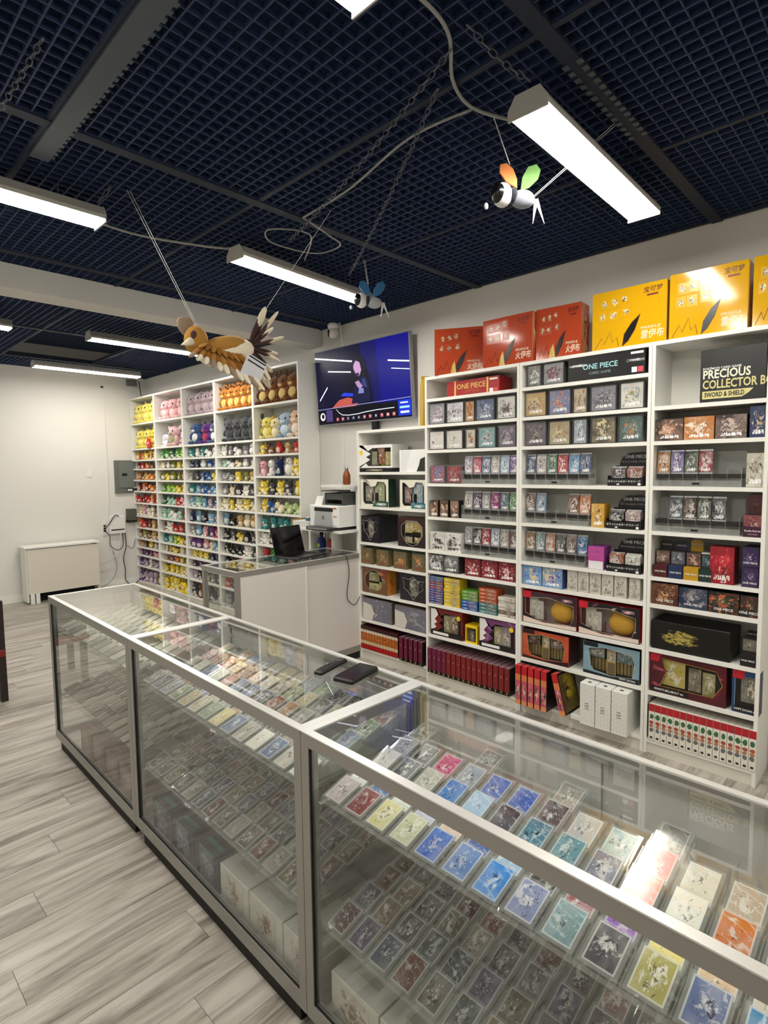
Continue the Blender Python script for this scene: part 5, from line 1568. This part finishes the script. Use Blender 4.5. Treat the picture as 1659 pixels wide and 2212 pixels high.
for s in (-1, 1):
    MB().sph((-.16, s * .042, .115), (.016, .012, .022), 10, 7).build('eye', BF['brown'], hd, True)
for q in range(4):
    MB().sph((-.185 + .006 * q, .03, .15 + .016 * q), (.045, .016, .018), 10, 6, 0, Matrix.Rotation(.9 - .3 * q, 3, 'Y')).build('crest_feather', BF['taupe'], hd, True)
BF['gold2'] = mat('dark_gold_fleece', (146, 92, 28), .95)
def feather(root, tip, wd, m, nm, m2=None, frac=.3):
    root, tip = Vector(root), Vector(tip)
    R = (tip - root).to_track_quat('X', 'Z').to_matrix()
    L = (tip - root).length
    f = MB().sph(root.lerp(tip, .46), (L * .52, wd, .008), 12, 6, 0, R).build(nm, m, t, True)
    if m2:
        MB().sph(root.lerp(tip, 1 - frac / 2), (L * frac * .62, wd * .9, .0095), 10, 6, 0, R).build('feather_tip', m2, f, True)
for q in range(11):                                   # near wing, long row
    x = -.25 + q * .034
    tip = (x + .03, -.15 - .005 * q, -.01 - .013 * q)
    feather((x * .4 - .01, -.03, .075), tip, .017, BF['gold'] if q % 2 else BF['gold2'], 'wing_feather', BF['cream'] if q % 3 else BF['taupe'], .34)
for q in range(9):                                    # near wing, short row on top
    x = -.19 + q * .033
    feather((x * .5, -.03, .088), (x + .03, -.105 - .003 * q, .045 - .009 * q), .016, BF['gold2'] if q % 2 else BF['gold'], 'covert_feather')
for q in range(6):                                    # far wing
    feather((-.03 + q * .02, .03, .09), (-.10 + q * .055, .17, .16 - .02 * q), .019, BF['brown'] if q < 4 else BF['gold'], 'far_wing_feather', BF['cream'], .34)
rnd = random.Random(4)
for q in range(11):                                   # tail fan
    a = -1.75 + q * .34
    ln = rnd.uniform(.15, .21)
    tip = (.155 + ln * (.35 + .6 * math.cos(a)) * .8, rnd.uniform(-.09, .05), .10 + ln * math.sin(a) * 1.05)
    feather((.145, 0, .10), tip, rnd.uniform(.026, .034), BF['brown'], 'tail_feather', BF['cream'], .52)
tg = MB().box(-.055, -.001, -.065, .055, .001, .065, 0, Matrix.Translation((.085, -.16, -.045)) @ Matrix.Rotation(.45, 4, 'Y')).build('paper_tag', mat('tag_grey', (190, 190, 196), .5), t)
for q in range(2):
    MB().box(-.045, -.0018, .03 + .022 * q, .05, -.001, .037 + .022 * q, 0, Matrix.Translation((.085, -.16, -.045)) @ Matrix.Rotation(.45, 4, 'Y')).build('tag_stripe', MATT_BLACK, tg)
string_to('thin string from the grating down to the head of the bird plush', (1.202, 2.88, 3.05), (1.40, 2.60, 2.36), 2)
string_to('thin hooked string from the grating down to the tail of the bird plush', (2.054, 2.357, 3.05), (1.70, 2.585, 2.42))

def winged(loc, rz, wing, wing2, bodyc, lab, sc=1.0):
    t = thing('winged_doll', lab, 'doll', loc, rz)
    ball(t, 'head', (-.06 * sc, 0, 0), (.036 * sc, .036 * sc, .042 * sc), 'e8e8ea')
    ball(t, 'visor', (-.078 * sc, -.008 * sc, .002), (.026 * sc, .032 * sc, .034 * sc), '16181e', m=EYE)
    ball(t, 'body', (.015 * sc, 0, -.012 * sc), (.045 * sc, .03 * sc, .032 * sc), bodyc)
    ball(t, 'collar', (-.022 * sc, 0, -.002), (.018 * sc, .028 * sc, .028 * sc), '2a2c34')
    leaf = [(0, 0), (.02, .03), (.03, .07), (.02, .1), (-.005, .105), (-.025, .08), (-.022, .04)]
    for s, hx, rot in ((-1, wing, -.5), (1, wing2, .55)):
        o = MB().prism([(a * sc, b * sc) for a, b in leaf], -.003, .003).build('wing', hexmat(hx, .7), t)
        o.location = (-.01 * sc + .02 * (s > 0) * sc, .012 * s, .02 * sc)
        o.rotation_euler = (.25 * s, rot, .2)
    for s in (-1, 1):
        o = MB().prism([(-.008 * sc, 0), (.0, -.09 * sc), (.01 * sc, 0)], -.0015, .0015).build('ribbon', hexmat('d8d8dc', .6), t)
        o.location = (.065 * sc, 0, -.01 * sc)
        o.rotation_euler = (0, -.15 - .3 * s, .3)
    ball(t, 'antenna', (-.12 * sc, 0, -.04 * sc), (.008 * sc, .006, .012 * sc), 'c8c8d0')
    return t
winged((2.17, 1.30, 2.815), -.7, 'e08a4c', '6a9a50', '8a8f9a', 'small white-headed doll with orange wings hanging beside the foreground lamp', 1.15)
winged((2.735, 2.745, 2.80), -.7, '3a7ab0', '2c6a9c', 'a8b0b0', 'small white-headed doll with blue wings hanging at the middle lamp end', 1.15)
string_to('pair of strings holding the orange-winged doll, left pair', (1.973, 1.297, 3.05), (2.10, 1.302, 2.92), 2, .015)
string_to('pair of strings holding the orange-winged doll, right pair', (2.36, .98, 3.05), (2.25, 1.28, 2.83), 2, .018)
string_to('pair of strings holding the blue-winged doll', (2.663, 2.744, 3.05), (2.70, 2.745, 2.90), 2, .02)

# ------------------------------------------------------------------ laptop, printer corner
t = thing('laptop', 'open black laptop standing on the crosswise showcase', 'laptop', (2.955, 3.855, TOP), math.radians(10))
MB().cbox(-.18, -.125, 0, .18, .125, .016, .004).build('base', mat('laptop_grey', (54, 56, 60), .4, .4), t)
kb = MB()
for i in range(12):
    for j in range(5):
        kb.box(-.155 + i * .026, -.015 + j * .024, .016, -.133 + i * .026, .005 + j * .024, .0175)
kb.build('keyboard', BLACK, t)
MB().box(-.05, -.11, .016, .05, -.04, .0166).build('touchpad', mat('touchpad_grey', (70, 72, 76), .3), t)
M = Matrix.Translation((0, .125, .012)) @ Matrix.Rotation(math.radians(-14), 4, 'X')
lid = MB().box(-.18, 0, 0, .18, .008, .245, 0, M).build('lid', BLACK, t)
MB().box(-.172, -.0012, .012, .172, 0, .238, 0, M).build('screen', mat('screen_black', (4, 4, 6), .12), lid)
cable([(3.14, 3.87, TOP + .006), (3.2, 3.72, TOP + .004), (3.235, 3.63, TOP + .003), (3.245, 3.598, TOP - .03), (3.265, 3.597, .78), (3.235, 3.597, .6), (3.27, 3.594, .525), (3.33, 3.592, .50), (3.385, 3.594, .56)], .0035, BLACKC, 'thin black power cord hanging down the white showcase doors')

t = thing('printer_stand', 'narrow white stand with shelves between the plush bookcases and low bookcase', 'stand', (3.25, 4.40, 0), -PI / 2)
W_, D_ = .72, .42
for x in (0, W_ - .03):
    for y in (.215, D_ - .03):
        MB().box(x, y, 0, x + .03, y + .03, 1.12 if x == 0 else 1.545).build('leg', LAMINATE, t)
MB().box(0, 0, 1.12, W_, D_, 1.14).build('top_board', LAMINATE, t)
MB().box(0, .215, .84, W_, D_, .86).build('lower_board', LAMINATE, t)
MB().box(W_ - .28, .02, 1.525, W_, D_, 1.545).build('upper_shelf', LAMINATE, t)
t = thing('printer', 'white and grey inkjet printer on the narrow stand', 'printer', (3.25, 3.93, 1.14), -PI / 2)
MB().cbox(-.2, .02, .03, .2, .36, .22, .008).build('body', WHITE_P, t)
MB().prism([(-.13, .04), (.13, .04), (.11, .16), (-.11, .16)], .012, .02).build('front_cover', mat('printer_grey', (168, 172, 172), .4), t)
MB().box(-.12, .012, .168, .13, .022, .2).build('output_slot', BLACK, t)
MB().cbox(-.16, -.06, 0, .16, .3, .03, .004).build('paper_tray', mat('tray_dark', (44, 44, 44), .5), t)
MB().box(-.13, -.062, .010, .13, -.058, .022).build('tray_edge', mat('tray_light', (150, 150, 150), .5), t)
MB().box(.13, .017, .05, .185, .0195, .21).build('sticker', WHT, t)
MB().box(.135, .016, .19, .18, .0175, .205).build('sticker_stripe', hexmat('c86a50', .5), t)
MB().box(.135, .016, .12, .18, .0175, .13).build('sticker_stripe', hexmat('c86a50', .5), t)
MB().cyl((0, .012, .11), (0, .0105, .11), .016, None, 20).build('round_logo', mat('logo_dark', (52, 56, 60), .4), t)
text(t, 'hp', .02, WHT, (0, .0098, .111), shear=.25)
t = thing('black_caddy', 'grey wire caddy and folded card on top of the printer', 'caddy', (3.33, 3.86, 1.36), -PI / 2)
MB().box(-.12, 0, 0, .12, .16, .012).box(-.12, .15, .012, .12, .16, .12).box(-.12, 0, .012, -.112, .15, .11).box(.112, 0, .012, .12, .15, .11).build('tray', mat('caddy_grey', (78, 80, 80), .5), t)
MB().box(-.115, .004, .05, .115, .01, .105).build('front_wall', mat('caddy_grey', (78, 80, 80), .5), t)
MB().cbox(-.15, -.02, .122, .09, .13, .135, .004).build('lid', mat('lid_grey', (112, 114, 112), .5), t)
t = thing('folded_card', 'small folded white card standing left of the caddy on the printer', 'card', (3.30, 4.04, 1.36), -PI / 2)
MB().add([(-.05, 0, 0), (.05, 0, 0), (.05, .03, .08), (-.05, .03, .08), (-.05, .06, 0), (.05, .06, 0), (-.05, .002, 0), (.05, .002, 0), (.05, .031, .078), (-.05, .031, .078), (-.05, .058, 0), (.05, .058, 0)], [(0, 1, 2, 3), (3, 2, 5, 4), (9, 8, 7, 6), (10, 11, 8, 9)]).build('sheet', WHT, t)
MB().box(-.03, .006, .03, .0, .0072, .05, 0, Matrix.Rotation(-.35, 4, 'X') @ Matrix.Translation((0, -.0, 0))).build('print_mark', MATT_BLACK, t)
t = thing('drink_bottle', 'brown steel drink bottle with silver cap on the upper shelf', 'bottle', (3.38, 3.735, 1.545), 0)
MB().lathe([(.03, 0), (.034, .01), (.034, .08), (.026, .105), (.015, .125), (.014, .135)], 18).build('body', mat('bottle_brown', (132, 68, 30), .35, .3), t, True)
MB().lathe([(.0165, .132), (.0165, .155), (.012, .16)], 16).build('cap', mat('cap_silver', (190, 190, 190), .3, .8), t, True)
t = thing('paper_stack', 'stack of white paper on the left end of the narrow stand', 'paper', (3.25, 4.27, 1.14), -PI / 2)
for q in range(5):
    MB().box(-.11 + .002 * (q % 2), .01, q * .0125, .10, .3, q * .0125 + .0115).build('ream', hexmat('e4e4e0', .6), t)
MB().box(-.125, .005, 0, -.112, .3, .075).build('cardboard_end', hexmat('9a7a48', .7), t)
t = thing('tape_dispenser', 'small teal gadget lying on the paper stack', 'gadget', (3.30, 4.21, 1.2035), -PI / 2)
MB().cbox(-.03, 0, 0, .03, .05, .03, .006).build('body', hexmat('2c6a7c', .4), t)
MB().box(-.025, .005, .03, .025, .045, .034).build('paper_top', WHT, t)
t = thing('paper_towel_roll', 'white paper towel roll under the printer', 'paper towel', (3.555, 4.08, .86), 0)
MB().lathe([(.055, 0), (.056, .004), (.056, .221), (.055, .225)], 24).build('roll', hexmat('e8e6e0', .9), t, True)
MB().cyl((0, 0, .2251), (0, 0, .2255), .02, None, 14).build('core', hexmat('8a6a48', .8), t)
t = thing('spray_bottle', 'blue cleaning bottle with green label under the printer', 'bottle', (3.555, 4.31, .86), 0)
MB().lathe([(.04, 0), (.043, .01), (.043, .12), (.03, .15), (.014, .165), (.014, .18)], 16).build('body', hexmat('1c2c78', .4), t, True)
MB().lathe([(.016, .175), (.02, .18), (.02, .215), (.012, .22)], 12).build('cap', MATT_BLACK, t)
MB().cyl((-.0435, 0, .08), (-.0425, 0, .08), .022, None, 14).build('label', hexmat('8ab040', .5), t)
t = thing('red_bottle', 'small red and white bottle beside the paper towel roll', 'bottle', (3.58, 4.2, .86), 0)
MB().lathe([(.025, 0), (.027, .01), (.027, .12), (.014, .15)], 14).build('body', hexmat('b82028', .4), t, True)
MB().lathe([(.012, .15), (.014, .155), (.014, .185), (.01, .19)], 12).build('cap', WHITE_P, t)

# ------------------------------------------------------------------ back wall
t = thing('drop_leaf_table', 'white drop-leaf table folded flat against the back wall', 'table', (1.945, 8.22, 0), 0)
MB().cbox(-.02, -.01, .715, .89, .255, .74, .005).build('top', LAMINATE, t)
MB().box(.015, .0, .13, .875, .018, .70).build('hanging_leaf', hexmat('dcd6c8', .5), t)
MB().box(.0, .02, .02, .018, .25, .715).build('end_panel', LAMINATE, t)
MB().box(.855, .02, .02, .873, .25, .715).build('end_panel', LAMINATE, t)
for x in (.03, .09):
    MB().box(x, -.004, 0, x + .045, .03, .13).build('gate_leg', LAMINATE, t)
MB().box(.15, .16, 0, .86, .24, .13).build('recess_shade', MATT_BLACK, t)  # black block painting the shade in the gap below the table
t = thing('breaker_panel', 'grey electrical breaker panel on the back wall beside the plush', 'electrical panel', (3.18, YB, 1.37), 0)
PG = mat('panel_grey', (106, 112, 106), .45, .1)
MB().cbox(0, -.03, 0, .33, 0, .475, .006).build('cover', PG, t)
MB().cbox(.06, -.04, .08, .3, -.028, .455, .004).build('door', mat('panel_grey2', (116, 122, 115), .45, .1), t)
MB().box(.1, -.044, .25, .17, -.039, .285).build('latch', MATT_BLACK, t)
MB().box(.16, -.034, .02, .31, -.029, .065).build('notice', MATT_BLACK, t)
MB().box(.17, -.036, .028, .24, -.033, .055).build('notice_label', WHT, t)
t = thing('junction_box', 'dark grey wall box half hidden by the leftmost plush bookcase', 'wall box', (3.32, YB, .94), 0)
MB().cbox(0, -.08, .02, .13, 0, .195, .005).build('cover', mat('box_dark', (84, 86, 76), .6), t)
MB().box(0, -.085, 0, .13, 0, .03).build('tray', MATT_BLACK, t)
t = thing('router', 'white wall router above dangling cables', 'router', (3.07, YB, .79), 0)
MB().cbox(0, -.045, 0, .225, 0, .255, .006).build('body', WHITE_P, t)
MB().box(.02, -.047, .045, .205, -.044, .062).build('vent', MATT_BLACK, t)
t = thing('wall_outlet', 'tall white wall outlet plate left of the router', 'outlet', (2.985, YB, .77), 0)
MB().cbox(0, -.012, 0, .052, 0, .26, .003).build('plate', WHITE_P, t)
for z in (.06, .095, .13):
    MB().box(.012, -.03, z, .04, -.012, z + .022).build('plug', MATT_BLACK, t)
t = thing('light_switch', 'white rocker light switch on the back wall', 'light switch', (2.81, YB, 1.61), 0)
MB().cbox(0, -.008, 0, .068, 0, .12, .003).build('plate', WHITE_P, t)
MB().box(.022, -.014, .03, .046, -.008, .09).build('rocker', LAMINATE, t)
t = thing('motion_sensor', 'small white and black sensor high on the back wall', 'sensor', (3.03, YB, 2.845), 0)
MB().cbox(0, -.03, 0, .068, 0, .055, .005).build('body', WHITE_P, t)
MB().box(.015, -.034, .015, .05, -.03, .042).build('eye', MATT_BLACK, t)
t = thing('ceiling_box', 'small grey box under the ceiling above the plush bookcases', 'wall box', (3.41, YB, 2.925), 0)
MB().cbox(0, -.07, 0, .13, 0, .09, .004).build('body', mat('box_grey', (112, 114, 112), .5), t)
cable([(3.098, YB - .008, 2.85), (3.086, YB - .008, 2.3), (3.09, YB - .008, 1.8), (3.082, YB - .008, 1.4), (3.078, YB - .008, 1.06)], .008, WHITE_P, 'white cord running down the back wall to the router')
cable([(3.2, YB - .05, 1.04), (3.14, YB - .06, 1.05), (3.05, YB - .05, .92), (3.01, YB - .03, .875)], .006, BLACKC, 'black cord from the outlet to the router top')
cable([(3.01, YB - .03, .84), (3.06, YB - .05, .76), (3.07, YB - .05, .62), (3.17, YB - .06, .55), (3.24, YB - .06, .62), (3.25, YB - .03, .79)], .005, BLACKC, 'black cord looping from the outlet under the router')
cable([(3.28, YB - .04, .79), (3.285, YB - .05, .6), (3.24, YB - .05, .42), (3.255, YB - .06, .25), (3.25, YB - .07, .1), (3.33, YB - .1, .012), (3.42, YB - .1, .07)], .006, BLACKC, 'black cord hanging from the router to the floor')
cable([(3.22, YB - .04, .79), (3.15, YB - .06, .5), (2.95, YB - .05, .40), (2.82, YB - .05, .42)], .005, WHITE_P, 'white cord from the router towards the folded table')
cable([(3.1, YB - .03, .55), (3.14, YB - .05, .3), (3.05, YB - .06, .12), (2.86, YB - .06, .02)], .005, mat('grey_cord', (150, 150, 144), .6), 'grey cord drooping to the skirting beside the folded table')
cable([(3.3, YB - .05, .6), (3.38, YB - .05, .55), (3.42, YB - .05, .68)], .004, BLACKC, 'short black cord curving behind the leftmost plush bookcase')
cable([(3.56, YB - .1, 2.99), (3.56, YB - .12, 2.88), (3.58, YB - .12, 2.74)], .006, BLACKC, 'black cord dropping from the ceiling onto the leftmost plush bookcase')

# dark chair at the left picture edge
t = thing('chair', 'dark wooden chair with a red seat at the left picture edge', 'chair', (.985, 4.86, 0), 0)
DW = mat('dark_wood', (40, 28, 24), .5)
for x, y in ((-.045, 0), (-.045, .38), (-.45, 0), (-.45, .38)):
    MB().box(x, y, 0, x + .045, y + .045, .72 if y == 0 else .34).build('leg', DW, t)
MB().cbox(-.47, -.01, .34, .0, .44, .39, .008).build('seat', mat('red_leather', (120, 26, 22), .5), t)
MB().box(-.405, .008, .40, -.045, .03, .72).build('backrest', MATT_BLACK, t)
MB().box(-.45, .0, .72, .0, .045, .75).build('top_rail', DW, t)
